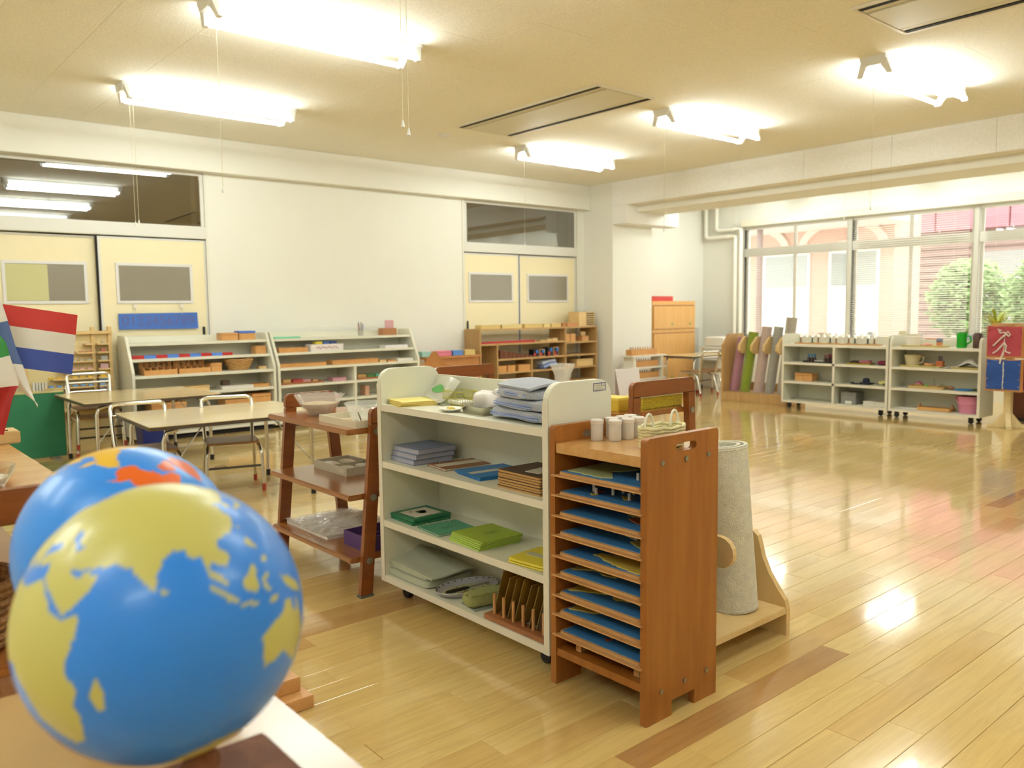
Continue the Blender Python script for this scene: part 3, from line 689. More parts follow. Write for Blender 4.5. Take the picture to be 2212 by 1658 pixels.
EURASIA = [(-9,37),(-9,43),(-2,44),(-5,48),(3,51),(8,54),(10,57),(14,54),(20,55),(24,59),(22,63),(18,60),(13,56),(6,58),(6,62),(14,68),(25,71),(40,67),(44,68),(60,69),(70,73),(82,74),(104,77),(113,74),(130,71),(141,73),(160,70),(178,69),(190,66),(180,62),(170,60),(163,59),(162,55),(157,51),(155,57),(160,61),(150,59),(142,59),(136,54),(141,52),(140,47),(133,43),(128,40),(129,35),(126,35),(125,39),(121,39),(118,38),(122,37),(120,34),(122,30),(119,25),(114,22),(108,21),(106,18),(109,13),(107,10),(105,9),(103,11),(100,13),(99,10),(103,5),(104,1.5),(101,3),(98,8),(98,13),(97,17),(94,16),(92,21),(89,22),(85,20),(80,15),(80,12),(77.5,8),(75,13),(73,18),(72.5,21),(69,22),(67,25),(60,25.3),(57,26.5),(51,28),(48,30),(50,26),(52,24.5),(56.3,26),(57,24),(59.8,22.5),(57,19),(52,16),(45,13),(43,14),(40,20),(36,27),(34.5,31),(36,36),(28,37),(27,40),(29,41),(35,42),(41,41.5),(38,45),(34,45),(31,46.5),(28,43),(26,40),(23,37),(20,41),(14,45),(18,40),(16,38),(11,43),(7,43.5),(3,42),(0,39),(-2,37)]
AFRICA = [(-6,36),(10,37),(11,34),(20,31),(32,31),(34,28),(37,21),(39,15),(43,11.5),(51,12),(48,5),(42,-2),(39,-7),(40.5,-14),(35,-20),(35.5,-24),(32.5,-28),(27,-34),(19,-34.7),(16,-28),(12,-18),(13,-9),(9,-1),(9,4),(4,6),(-4,5),(-9,5),(-16,12),(-17,20),(-13,28)]
AUS = [(114,-22),(122,-18),(129,-15),(131,-11.5),(136,-12),(136,-15),(140,-17.5),(142,-11),(146,-19),(153,-26),(150,-37),(144,-38.5),(139,-36),(135,-34),(129,-31.5),(123,-34),(116,-35),(115,-31)]
ISL = [[(49.2,-12),(50.3,-16),(47,-25),(44,-25),(44,-18),(47,-15)], [(80,9.5),(82,7),(80.5,6)], [(95,5.5),(104,-2),(106,-6),(102,-4),(98,1)], [(105,-6.3),(115,-7.5),(114,-8.8),(106,-7.5)], [(109,1.5),(113,3),(117,7),(119,5),(117,1),(116,-4),(111,-3)], [(119,1),(125,1.5),(121,-1),(123,-5),(120,-5.5)], [(131,-1),(138,-2),(147,-6),(150,-10.5),(143,-9),(138,-8),(133,-4)], [(120,18.5),(122,18),(124,13),(120,14)], [(122,8),(126.5,9),(126,6),(123,7)], [(130,31),(131,34),(137,34.5),(141,36),(142,41),(140,40),(137,37),(131,34.5)], [(140,42),(145,43.5),(142,45.5)], [(143,46),(144,52),(142,54)], [(121,25),(120,22.5),(122,24.5)], [(117,-8.5),(127,-8.3),(124,-10.3),(118,-9.2)], [(110,20),(109,18.5),(111,19.5)], [(173,-35),(178,-38),(168,-46.5),(172,-41)]]
LAKES = [[(47,45),(51,47),(53,45),(51,41),(54,37),(50,37),(49,40)], [(28,41.2),(38,41.3),(39,44.5),(34,45),(30,46)]]
NAM = [(-168,66),(-162,70),(-156,71.5),(-140,70),(-125,71),(-110,69),(-95,72),(-82,69),(-95,60),(-80,52),(-78,60),(-65,60),(-56,52),(-66,45),(-75,36),(-81,26),(-84,30),(-97,28),(-97,20),(-88,21),(-83,10),(-105,20),(-114,31),(-124,41),(-125,49),(-133,56),(-147,60.5),(-152,58),(-165,54.5),(-158,58.5),(-166,62)]
def pip(x, y, poly):
    c = False; j = len(poly)-1
    for i in range(len(poly)):
        xi, yi = poly[i]; xj, yj = poly[j]
        if (yi > y) != (yj > y) and x < (xj-xi)*(y-yi)/(yj-yi)+xi: c = not c
        j = i
    return c
def bb(p): return (min(a for a, b in p), max(a for a, b in p), min(b for a, b in p), max(b for a, b in p))
def globe_color(lon, lat, scheme, polys):
    for poly, box, col in polys:
        for L in (lon, lon+360, lon-360):
            if box[0] <= L <= box[1] and box[2] <= lat <= box[3] and pip(L, lat, poly): return col
    return scheme
def make_globe(label, c, rot, sea, polys, r=.125):
    t = thing('globe', label, 'globe', (c[0], c[1], .60), 0, 'blue globes on stands'); cz = c[2]-.60
    NU, NV = 300, 150; vs = []; cols = []; fs = []; P = [(p, bb(p), lin(h)) for p, h in polys]; S = lin(sea)
    for j in range(NV+1):
        lat = -90+180*j/NV
        for i in range(NU):
            lon = -180+360*i/NU; a, b = math.radians(lat), math.radians(lon)
            v = rot @ Vector((math.cos(a)*math.cos(b), math.cos(a)*math.sin(b), math.sin(a)))*r
            vs.append((v.x, v.y, v.z+cz)); cols.append(globe_color(lon+.25*math.sin(lat*3), lat, S, P) if abs(lat) < 89 else S)
    for j in range(NV):
        for i in range(NU): fs.append((j*NU+i, j*NU+(i+1) % NU, (j+1)*NU+(i+1) % NU, (j+1)*NU+i))
    me = bpy.data.meshes.new('sphere'); me.from_pydata(vs, [], fs)
    at = me.color_attributes.new('tone', 'FLOAT_COLOR', 'POINT')
    for k, cc in enumerate(cols): at.data[k].color = cc
    for p in me.polygons: p.use_smooth = True
    me.materials.append(attr_mat('globe_paint', 'tone', .33, .45, .1))
    o = bpy.data.objects.new('sphere', me); COL.objects.link(o); o.parent = t
    ax = rot @ Vector((0, 0, 1)); bot = Vector((0, 0, cz))-ax*(r+.012)
    dk = wood('globe_base_wood', '#6b3a20', '#84502e', .6, (20, 20, 20), coat=0, spec=.3)
    MB().cyl(Vector((0, 0, cz))-ax*(r+.001), bot, .006, 10).build('axis_pin', dk, t, smooth=True)
    MB().tube([bot+Vector((0, 0, .004)), bot*.6+Vector((0, 0, .028)), (0, 0, .049)], .011, 10).build('stem', dk, t, smooth=True)
    B(-.07, -.06, 0, .112, .05, .05).build('base', dk, t, bevel=.004)
    return t
OL = '#c4bc68'
make_globe('front blue globe with rough olive continents on a wooden base', (.232, .774, .818), G1, '#2b82e6',
    [(q, '#2b82e6') for q in LAKES]+[(q, OL) for q in [AFRICA, EURASIA, AUS]+ISL]+[([(-180,-90),(180,-90),(180,-72),(90,-67),(0,-70),(-60,-75),(-180,-78)], OL), (NAM, OL)])
make_globe('rear blue globe with bright orange and yellow continents', (.279, 1.063, .813), G2, '#328cec',
    [(q, '#328cec') for q in LAKES]+[(NAM, '#e2651f'), (EURASIA, '#e6b83a'), (AFRICA, '#3f8a45'), (AUS, '#8a5a35')]+[(q, '#d9a92e') for q in ISL]+[([(-55,60),(-20,70),(-20,82),(-60,83),(-72,78)], '#d2581c'), ([(-110,73),(-80,73),(-70,82),(-95,82),(-120,76)], '#d2581c')])
stp = thing('step_stool', 'small two-step wooden block on the floor behind the front globe', 'stool', (.80, 2.04, 0))
B(0, 0, 0, .2, .14, .035).build('lower_step', ORANGE, stp, bevel=.002); B(0, .05, .035, .185, .14, .075).build('upper_step', ORANGE, stp, bevel=.002)
# wicker basket on the frame shelf at the left edge
wicker = mat('wicker', '#9b6f3e', .7, var=.35, vscale=90, bump=.8, bscale=120)
def basket(label, loc, r, h, n=8, hand=True, flare=1.25, m=None, group=None, name='wicker_basket'):
    t = thing(name, label, 'basket', loc, 0, group); m = m or wicker; k = MB()
    for j in range(n):
        f = j/(n-1); R_ = r*(1/flare+(1-1/flare)*f)
        k.tube([(R_*math.cos(a*PI/12)+0, R_*math.sin(a*PI/12), .012+(h-.012)*f+.0025*math.sin(a*PI/2+j*PI)) for a in range(24)], h/n*.62, 6, closed=True)
    k.build('woven_wall', m, t, smooth=True)
    MB().lathe([(0, .002), (r/flare, .002), (r/flare, .01), (0, .01)], n=20).build('base', m, t)
    if hand:
        for s in (-1, 1): MB().tube([(s*r*.97, .03*math.cos(a*PI/8), h+.03*math.sin(a*PI/8)*1.0) for a in range(9)], .005, 6).build('handle', m, t, smooth=True)
    return t
basket('brown wicker basket on the frame shelf at the very left edge', (.17, 1.86, .46), .11, .13, hand=False)
gd = thing('glass_dish', 'clear glass dish on the frame shelf beside the flags', 'dish', (.25, 2.0, .742))
MB().lathe([(0, .002), (.04, .002), (.058, .03), (.062, .045), (.059, .045), (.054, .03), (.038, .006), (0, .006)], n=24).build('bowl', CLEAR, gd, smooth=True)
MB().lathe([(0, .007), (.037, .007), (.048, .022), (0, .026)], n=20).build('white_beads', PAPER, gd, smooth=True)
# ---- flags
fg = thing('flag_stand', 'wooden block with small holes holding the flag poles', 'stand', (.36, 2.70, .742))
B(-.09, -.05, 0, .07, .05, .035).build('block', PINE, fg, bevel=.003)
for k in range(3): MB().cyl((-.06+.05*k, -.02, .035), (-.06+.05*k, -.02, .0365), .005, 10).build('hole', DARK, fg)
rod = MB(); rod.cyl((.02, 0, .03), (.02, 0, .10), .004, 8); rod.build('short_peg', PINE, fg, smooth=True)
def flag(label, pole_base, pole_top, bands, fn, nv=14):
    """fn(u,v): u along the fly 0..1, v down the hoist 0..1"""
    t = thing('table_flag', label, 'flag', pole_base, 0, 'small flags on poles'); O = Vector(pole_base)
    MB().cyl((0, 0, 0), Vector(pole_top)-O, .004, 8).build('pole', mat('flag_pole', '#d9c9a4', .5), t, smooth=True)
    for (v0, v1, m) in bands:
        MB().sheet(lambda u, v: Vector(fn(u, v0+(v1-v0)*v))-O, 18, nv, .0008).build('stripe', m, t, smooth=True)
    return t
def pl(pts, t):
    t *= len(pts)-1; i = min(int(t), len(pts)-2); f = t-i; return tuple(a+(b-a)*f for a, b in zip(pts[i], pts[i+1]))
def f_nl(u, v):
    return (.335+.259*u-.022*u*v, 2.66+.012*math.sin(u*5+v), 1.148-.047*u-.173*v)
flag('red white and blue striped flag held out flat at the left edge', (.30, 2.70, .78), (.333, 2.665, 1.16), [(0, .335, REDW), (.335, .665, PAPER), (.665, 1, BLUEW)], f_nl, 4)
FB = [(.395, 1.150), (.408, 1.096), (.425, 1.013), (.442, .954), (.454, .901), (.469, .843)]
def f_b(u, v):
    r_ = pl(FB, v); l_ = (.32+.145*v*v, 1.13-.27*v); return (l_[0]+(r_[0]-l_[0])*u, 2.60+.010*math.sin(u*6+v*2), l_[1]+(r_[1]-l_[1])*u)
flag('drooping white flag with a blue field hanging below the striped one', (.27, 2.66, .78), (.318, 2.60, 1.14), [(0, .22, PAPER), (.22, .56, mat('flag_slate', '#51689a', .7)), (.56, 1, PAPER)], f_b, 8)
FC = [(.380, 1.05), (.394, 1.03), (.407, .967), (.418, .916), (.400, .880), (.386, .83), (.372, .784)]
def f_c(u, v):
    r_ = pl(FC, v); l_ = (.30, 1.04-.25*v); return (l_[0]+(r_[0]-l_[0])*u, 2.54+.012*math.sin(u*7+v*3), l_[1]+(r_[1]-l_[1])*u)
flag('drooping green white and red flag nearest at the left edge', (.25, 2.62, .78), (.298, 2.54, 1.05), [(0, .26, GREENP), (.26, .52, PAPER), (.52, 1, mat('flag_red_deep', '#a8201c', .6))], f_c, 10)

# ================================================================== THINGS ON THE WHITE SHELF
def book(name, label, cat, c, size, rz, cover, page=PAPER, z=0, group=None, label_card=None, rings=0, spine='left'):
    """closed booklet lying flat: cover boards, page block, spine"""
    w_, d_, h_ = size; t = thing(name, label, cat, (c[0], c[1], z), rz, group); e = min(.0018, h_*.22)
    B(-w_/2, -d_/2, 0, w_/2, d_/2, e).build('back_cover', cover, t); B(-w_/2, -d_/2, h_-e, w_/2, d_/2, h_).build('front_cover', cover, t)
    B(-w_/2+.003, -d_/2+.002, e, w_/2-.003, d_/2-.003, h_-e).build('pages', page, t)
    if spine: B(-w_/2, d_/2-.002, 0, w_/2, d_/2, h_).build('spine', cover, t)
    if label_card:
        a = label_card; B(a[0], a[1], h_, a[2], a[3], h_+.0006).build('title_card', cm('#cfc7b4', .7), t)
    for k in range(rings):
        x = -w_*.28+k*w_*.56; MB().tube([(x, d_/2-.006+.011*math.cos(a*PI/6), h_*.5+.011*math.sin(a*PI/6)) for a in range(12)], .001, 5, closed=True).build('binder_ring', STEEL, t, smooth=True)
    return t
bb_m = mat('slate_blue_cover', '#7c86a0', .5); lav = mat('lavender_page', '#a9a7b8', .6)
for k in range(3):
    book('notebook', ['bottom', 'middle', 'top'][k]+' slate blue notebook of the stack at the left of the second shelf', 'notebook', (1.722+.004*k, 2.545-.004*k, ), (.175, .165, .0195), -.05+.03*k, bb_m, lav, .54+.0197*k, 'slate blue notebooks', spine=None)
book('ring_booklet', 'brown ring-bound booklet with a pale title strip', 'booklet', (1.755, 2.355), (.19, .13, .009), -.12, mat('brown_cover', '#8a5a38', .55), cm('#cfc8b8', .7), .54, label_card=(-.09, -.02, .09, .03), rings=2)
bk = mat('blue_cover', '#2b77b5', .45)
for k in range(2): book('blue_booklet', ['lower', 'upper'][k]+' bright blue booklet beside the brown board stack', 'booklet', (1.752-.004*k, 2.155+.003*k), (.20, .17, .006), -.17+.05*k, bk, bk, .54+.0065*k, 'bright blue booklets', label_card=None if k == 0 else (-.09, -.015, .09, .015), spine=None)
tan = mat('board_tan', '#b58a4e', .6); dkb = mat('board_dark_brown', '#4a3426', .55)
for k in range(7):
    t = thing('brown_board', '%s tan-edged dark brown board from the bottom of the stack' % ORD[k], 'board', (1.715+.002*math.sin(k*2), 1.885+.003*math.cos(k*1.7), .54+.0085*k), .02*math.sin(k*3), 'tan-edged dark brown boards')
    MB().prism(rrect(-.085, -.1, .085, .1, .006, 2), 'z', 0, .006).build('core', tan, t); B(-.084, -.099, .006, .084, .099, .008).build('surface', dkb, t)
pc = thing('paper_card', 'small white card lying on the stack of dark brown boards', 'card', (1.73, 1.86, .5996), .1)
B(-.07, -.03, 0, .07, .03, .002).build('card', cm('#c9c0ae', .7), pc); B(-.005, -.03, .002, .005, .03, .003).build('string', cm('#b8ad92', .8), pc)
# third shelf
gfm = mat('green_frame', '#22704a', .45)
for k in range(2):
    t = thing('green_picture_book', ['lower green-bound book under the tree picture book', 'upper green book with a tree picture on its white page'][k], 'book', (1.715, 2.552, .315+.0125*k), -.04+.05*k, 'green-bound picture books')
    B(-.085, -.08, 0, .085, .08, .0115).build('cover', gfm, t, bevel=.002)
    if k == 1:
        B(-.06, -.055, .0115, .06, .055, .0122).build('page', cm('#d0c6b6', .7), t)
        m = MB(); rr_ = random.Random(4)
        for q in range(14): m.lathe([(0, .0128), (.006+.006*rr_.random(), .0128), (.006, .0122)], (-.008+.03*rr_.random(), -.02+.036*rr_.random(), 0), 8)
        m.build('tree_print', cm('#5f7d4a', .7), t); B(-.035, .018, .0122, -.02, .034, .0127).build('print_block', cm('#9a8f86', .7), t)
teal = mat('teal_cover', '#4f9474', .5)
tb = book('ring_booklet', 'teal green ring-bound booklet on the third shelf', 'booklet', (1.70, 2.36), (.16, .15, .008), -.1, teal, cm('#c8c2b2', .7), .315, rings=2)
def scribble(parent, z, cx, cy, n, m, seed, rot=0):
    r_ = random.Random(seed); k = MB()
    for line in range(2):
        x = cx-.03
        for q in range(n-line*2):
            for s_ in range(3):
                a = x+r_.uniform(0, .006); b = cy-.014*line+r_.uniform(-.004, .004)
                if r_.random() < .5: k.box(a, b, z, a+.005, b+.0008, z+.0004)
                else: k.box(a, b, z, a+.0008, b+.005, z+.0004)
            x += .0085
    return k.build('lettering', m, parent)
inkm = mat('ink', '#3a4a35', .7)
o = scribble(tb, .008, 0, 0, 7, inkm, 2)
lime = mat('lime_folder', '#98ad3a', .5); limee = mat('lime_edge', '#a3bf4c', .6)
for k in range(5):
    t = thing('lime_folder', '%s lime green paper folder from the bottom of the stack' % ORD[k], 'folder', (1.70+.002*k, 2.148-.002*k, .315+.0062*k), -.06+.02*math.sin(k*2), 'lime green folders')
    B(-.085, -.09, 0, .085, .09, .0012).build('back', lime, t)
    f = MB(); f.hexa([(-.085, -.09, .0012), (.085, -.09, .0012), (.085, .088, .0012), (-.085, .088, .0012)], [(-.084, -.09, .0045), (.085, -.09, .005), (.085, .088, .0058), (-.084, .088, .0058)]); f.build('front', limee if k < 4 else lime, t)
    if k == 4: scribble(t, .0059, .01, -.005, 8, inkm, 5)
yel = mat('yellow_folder', '#d9c63c', .5)
for k in range(2):
    t = thing('yellow_folder', ['lower yellow envelope folder beside the shelf end panel', 'upper yellow envelope folder with a clear strip'][k], 'folder', (1.695, 1.845-.002*k, .315+.0085*k), .1, 'yellow envelope folders')
    f = MB(); f.sq((0, 0, .004), (.17, .17, .008), .25, 24, 8); f.build('envelope', yel, t, smooth=True, angle=1)
    if k: B(-.02, -.07, .0075, .01, .06, .0092).build('clear_strip', cm('#bdb89a', .3), t)
    else: B(-.08, -.03, .0, -.07, .03, .003).build('flap', yel, t)
# bottom shelf
fc = thing('folded_cloth', 'large grey-green cloth folded loosely on the bottom shelf', 'cloth', (1.725, 2.515, .10))
gcl = mat('grey_green_cloth', '#b4b7a2', .85, bump=.15, bscale=300)
m = MB(); m.sq((0, .0, .014), (.215, .27, .026), .16, 40, 10, .003, 3, 9); m.build('lower_fold', gcl, fc, smooth=True)
m = MB(); m.sq((.0, .0, .038), (.20, .255, .02), .16, 40, 10, .003, 6, 9); m.build('middle_fold', gcl, fc, smooth=True)
m = MB(); m.sheet(lambda u, v: (-.105+.195*u, .135-.30*v, .052+.040*max(0, 1-abs(u-.72)*2.2)*max(0, 1-v*1.5)-.004*v+.003*math.sin(5*u+4*v)), 24, 24, .006); m.build('upper_fold', gcl, fc, smooth=True)
tr = thing('floral_tray', 'oval white tray with dark dashes and a flower print on the bottom shelf', 'tray', (1.725, 2.275, .10), -.12)
trm = mat('tray_lilac', '#b5b2b8', .35)
m = MB(); m.lathe([(0, .002), (.8, .002), (.93, .012), (1, .022), (.985, .024), (.92, .015), (.79, .006), (0, .006)], n=40, sx=.13, sy=.075); m.build('dish', trm, tr, smooth=True)
m = MB(); m.lathe([(0, .0066), (.76, .0066), (.78, .006)], n=32, sx=.13, sy=.075); m.build('print_ground', cm('#b9b58a', .5), tr)
r_ = random.Random(3); m = MB(); m2 = MB()
for k in range(40):
    a = r_.random()*2*PI; q = math.sqrt(r_.random())*.7; (m if k % 2 else m2).lathe([(0, .0072), (.005, .0072), (.005, .0066)], (.13*q*math.cos(a), .075*q*math.sin(a), 0), 6)
o = m.build('flower_print', cm('#c08a3a', .6), tr); o['kind'] = 'stuff'; o = m2.build('leaf_print', cm('#7a8a56', .6), tr); o['kind'] = 'stuff'
m = MB()
for k in range(26):
    a = k*2*PI/26; x, y = .1245*math.cos(a), .0718*math.sin(a); m.box(x-.0032, y-.0032, .0195, x+.0032, y+.0032, .0212)
o = m.build('rim_dashes', cm('#4a4640', .6), tr); o['kind'] = 'stuff'
kn = thing('table_knife', 'dark-handled knife lying across the floral tray', 'knife', (1.70, 2.255, .117), -.1)
m = MB(); m.sq((-.035, 0, .006), (.10, .018, .010), .6, 18, 8); m.build('handle', cm('#2a2018', .4), kn, smooth=True)
m = MB(); m.prism([(.012, -.006), (.012, .007), (.09, .009), (.1, .002), (.095, -.004)], 'z', .0055, .007); m.build('blade', STEEL, kn)
tw = thing('rolled_towel', 'pale yellow terry towel rolled up at the front of the bottom shelf', 'towel', (1.695, 2.135, .10), -.15)
ty = mat('yellow_terry', '#c3c47c', .95, bump=.9, bscale=500)
m = MB(); m.sq((.0, 0, .026), (.17, .075, .05), .55, 32, 16, .004, 2, 60); m.build('roll', ty, tw, smooth=True)
m = MB(); m.sheet(lambda u, v: (-.078+.155*v, .01-.045*u, .046+.008*math.sin(u*PI)+.002*math.sin(v*20)), 8, 12, .008); m.build('outer_fold', ty, tw, smooth=True)
B(-.07, -.05, .0, .07, .05, .003).build('tag_sheet', cm('#8d9286', .6), tw)
rk = thing('peg_rack', 'wooden rack with upright pegs on the bottom shelf', 'rack', (1.605, 1.745, .10))
m = MB(); m.box(.0, 0, 0, .045, .29, .018); m.box(.13, 0, 0, .16, .29, .018); m.box(.045, .01, .0, .13, .03, .012); m.box(.045, .26, 0, .13, .28, .012)
m.build('base', wood('rack_wood', '#8a5230', '#a1673e', .4, (20, 4, 20)), rk, bevel=.002)
for k in range(6):
    for x in (.022, .145): MB().cyl((x, .025+.047*k, .018), (x, .025+.047*k, .085), .0055, 10).build('peg', wood('peg_wood', '#b07c48', '#c08d58', .4, (20, 20, 20)), rk, smooth=True)
for k in range(7):
    y = 1.805+.034*k; t = thing('ochre_board', 'pinkish grey board at the near end of the peg rack' if k == 0 else '%s ochre board from the near end of the peg rack' % ORD[k-1], 'board', (1.632, y, .119), 0, 'boards in the peg rack')
    hh = .150-.006*(k % 3); b_ = MB(); ln = .05
    b_.hexa([(0, 0, 0), (.15, 0, 0), (.15, .004, 0), (0, .004, 0)], [(0, -ln, hh), (.15, -ln, hh), (.15, -ln+.004, hh), (0, -ln+.004, hh)])
    b_.build('panel', cm('#8a7468', .6) if k == 0 else mat('ochre_board', '#8a6a22', .5, var=.1), t)
    e = MB(); e.hexa([(-.003, 0, 0), (0, 0, 0), (0, .004, 0), (-.003, .004, 0)], [(-.003, -ln, hh), (0, -ln, hh), (0, -ln+.004, hh), (-.003, -ln+.004, hh)]); e.build('edge', cm('#6b5220', .6), t)
# top of the shelf
yp = mat('yellow_pad', '#ecdc86', .6); yo = mat('yellow_pad_edge', '#d9b658', .6)
for k in range(3): book('yellow_pad', ['bottom', 'middle', 'top'][k]+' yellow memo pad on the left end of the white shelf', 'memo pad', (1.69, 2.55-.003*k), (.15, .15, .006), .05*k-.3, yp, yo, .755+.0062*k, 'yellow memo pads', spine=None)
sp = thing('spiral_pad', 'open spiral pad behind the yellow memo pads', 'notebook', (1.80, 2.47, .755), -.3)
B(-.05, -.09, 0, .05, .09, .006).build('pages', cm('#b9b79a', .6), sp); B(-.05, -.09, .006, .05, .09, .0068).build('cover', cm('#8f9a8c', .4), sp)
for k in range(12): MB().tube([(-.052+.004*math.cos(a*PI/4), -.08+.0145*k, .004+.0055*math.sin(a*PI/4)) for a in range(8)], .0006, 4, closed=True).build('coil', STEEL, sp)
cl = thing('leaf_sheet', 'curled clear plastic sheet printed with a green leaf', 'plastic sheet', (1.79, 2.52, .7625), -.25)
film = plastic_clear('clear_film', '#e4e2d0', .35, .15)
def film_f(u, v): return (-.05+.10*u*math.cos(.4*u), -.11+.22*v, .004+.10*math.sin(u*1.5)*u*.75+.012*math.sin(v*3))
MB().sheet(film_f, 14, 10, .0008).build('film', film, cl, smooth=True)
lf = MB(); lf.sheet(lambda u, v: Vector(film_f(.52+.3*math.sin(PI*v)*(u-.5), .25+.62*v))+Vector((-.0012, 0, .0012)), 6, 16, .0005); lf.build('leaf_print', cm('#3f8f3f', .4), cl, smooth=True)
yb = thing('wire_basket', 'small yellow-green wire mesh basket on the white shelf', 'basket', (1.785, 2.385, .755), -.12)
wm = mat('yellow_wire', '#b0a52a', .4); m = MB(); a, b_, h = .055, .04, .055
for z in (.003, .028, h): m.tube([(-b_, -a, z), (b_, -a, z), (b_, a, z), (-b_, a, z)], .0016, 5, closed=True)
m.build('frame_wire', wm, yb); m = MB()
for k in range(13):
    y = -a+2*a*k/12
    for x in (-b_, b_): m.cyl((x, y, .003), (x, y, h), .0008, 4)
    m.cyl((-b_, y, .003), (b_, y, .003), .0008, 4)
for k in range(9):
    x = -b_+2*b_*k/8
    for y in (-a, a): m.cyl((x, y, .003), (x, y, h), .0008, 4)
m.build('mesh_wire', wm, yb)
m = MB(); m.sq((0, 0, .012), (.07, .095, .022), .5, 16, 8, .006, 4, 60); m.build('tissue', PAPER, yb, smooth=True)
ds = thing('white_dish', 'small white oval dish with a yellow soap bar', 'dish', (1.66, 2.27, .755), -.4)
MB().lathe([(0, .003), (.035, .003), (.05, .010), (.052, .012), (.049, .013), (.033, .006), (0, .006)], n=24, sx=.8).build('bowl', WHITE, ds, smooth=True)
B(-.012, -.022, .006, .012, .022, .014).build('soap', cm('#d9c04a', .4), ds, bevel=.003)
mt = thing('metal_tray', 'small shiny metal tray on the white shelf', 'tray', (1.71, 2.145, .755), -.1)
m = MB(); lo = rrect(-.05, -.065, .05, .065, .012, 3); hi = rrect(-.058, -.073, .058, .073, .014, 3); n_ = len(lo)
m.add([(p[0], p[1], .002) for p in lo]+[(p[0], p[1], .028) for p in hi]+[(p[0]*1.06, p[1]*1.06, .029) for p in hi], [tuple(range(n_))]+[(i, (i+1) % n_, n_+(i+1) % n_, n_+i) for i in range(n_)]+[(n_+i, n_+(i+1) % n_, 2*n_+(i+1) % n_, 2*n_+i) for i in range(n_)])
m.build('pan', mat('tray_steel', '#b5b3a2', .22, metal=1), mt, smooth=True, angle=.6)
B(-.05, -.066, .0, .05, .066, .002).build('underside', MATS['tray_steel'], mt)
pb = thing('white_bag', 'crumpled white plastic bag heaped in the metal tray', 'bag', (1.722, 2.14, .7575), 0)
m = MB(); m.sq((0, 0, .036), (.085, .105, .068), .7, 28, 16, .016, 5, 26); m.build('bag', mat('bag_white', '#e3dcd4', .4), pb, smooth=True)
m = MB(); m.sq((.02, -.03, .07), (.03, .04, .02), .8, 12, 8, .008, 6, 60); m.build('knot', MATS['bag_white'], pb, smooth=True)
terry = mat('blue_white_terry', '#e2e5f0', .95, bump=1, bscale=450, var=.06, vscale=200); tbl = mat('terry_blue_hem', '#8f9fd0', .95)
for k in range(3):
    t = thing('hand_towel', ['bottom', 'middle', 'top'][k]+' folded white and blue hand towel by the shelf end panel', 'towel', (1.735-.006*k, 1.905+.006*k, .755+.033*k+.004), -.08-.08*k, 'folded white and blue hand towels')
    m = MB(); m.sq((0, 0, .017), (.20-.02*k, .29-.03*k, .034), .35, 40, 12, .006, 11+k, 22); m.build('fold', terry, t, smooth=True)
    m = MB(); W2, D2 = .196-.02*k, .27-.03*k
    m.tube([(-W2/2, -D2/2+.01, .012), (-W2/2-.003, 0, .013), (-W2/2, D2/2-.01, .012)], .0024, 6); m.tube([(-W2/2, -D2/2+.01, .019), (-W2/2-.003, .01, .02), (-W2/2, D2/2-.01, .019)], .0018, 6)
    m.build('blue_hem', tbl, t, smooth=True)
    if k == 2:
        m = MB(); m.sheet(lambda u, v: (-.075+.14*u, -.12+.22*v, .036+.022*math.sin(u*2.6)*(.6+.4*math.sin(v*3))), 14, 10, .008); m.build('top_fold', terry, t, smooth=True)
gc = B(-.05, -.06, 0, .05, .06, .0035).build('folded_card', mat('pale_green_cloth', '#a3ad98', .8), None, loc=(1.80, 1.80, .755)); tag(gc, 'pale green flat cloth peeping out under the hand towels', 'cloth')

# ================================================================== THINGS ON THE FRAME SHELVES
gb = thing('glass_bowl', 'fluted clear glass bowl holding rice on the frame shelf', 'bowl', (1.665, 3.245, .655))
prof = [(0, .004), (.045, .002), (.05, .004), (.075, .035), (.10, .075), (.107, .088), (.105, .09), (.097, .076), (.071, .037), (.046, .01), (0, .009)]
m = MB(); n = 48; vs = []; fs = []
for r, z in prof:
    for k in range(n):
        R_ = r*(1+(.03*math.cos(16*2*PI*k/n) if z > .02 else 0)); vs.append((R_*math.cos(2*PI*k/n), R_*math.sin(2*PI*k/n), z+(.003*math.cos(16*2*PI*k/n) if z > .07 else 0)))
for i in range(len(prof)-1):
    for k in range(n): fs.append((i*n+k, i*n+(k+1) % n, (i+1)*n+(k+1) % n, (i+1)*n+k))
m.add(vs, fs).build('bowl', plastic_clear('bowl_glass', '#f4f3ea', .22, .04), gb, smooth=True)
m = MB(); m.lathe([(0, .011), (.045, .011), (.069, .039), (.076, .052), (.03, .058), (0, .06)], n=32); o = m.build('rice', mat('rice', '#d9c6a4', .9, var=.15, vscale=120, bump=.6, bscale=300), gb, smooth=True); o['kind'] = 'stuff'
wt = thing('white_tray', 'white rimmed tray under the clear glass bowl', 'tray', (1.70, 2.90, .655), 0)
m = MB(); m.box(-.14, -.15, 0, .14, .15, .004)
for a in ((-.14, -.15, -.135, .15), (.135, -.15, .14, .15), (-.135, -.15, .135, -.145), (-.135, .145, .135, .15)): m.box(a[0], a[1], .004, a[2], a[3], .028)
m.build('tray_body', mat('tray_white', '#d8cdb4', .4), wt)
for s in (-1, 1): B(-.04, s*.152-.002, .012, .04, s*.152+.002, .024).build('grip', mat('tray_grip', '#c9bda2', .5), wt)
g2 = thing('glass_bowl', 'plain clear glass bowl standing on the white tray', 'bowl', (1.735, 2.955, .6595))
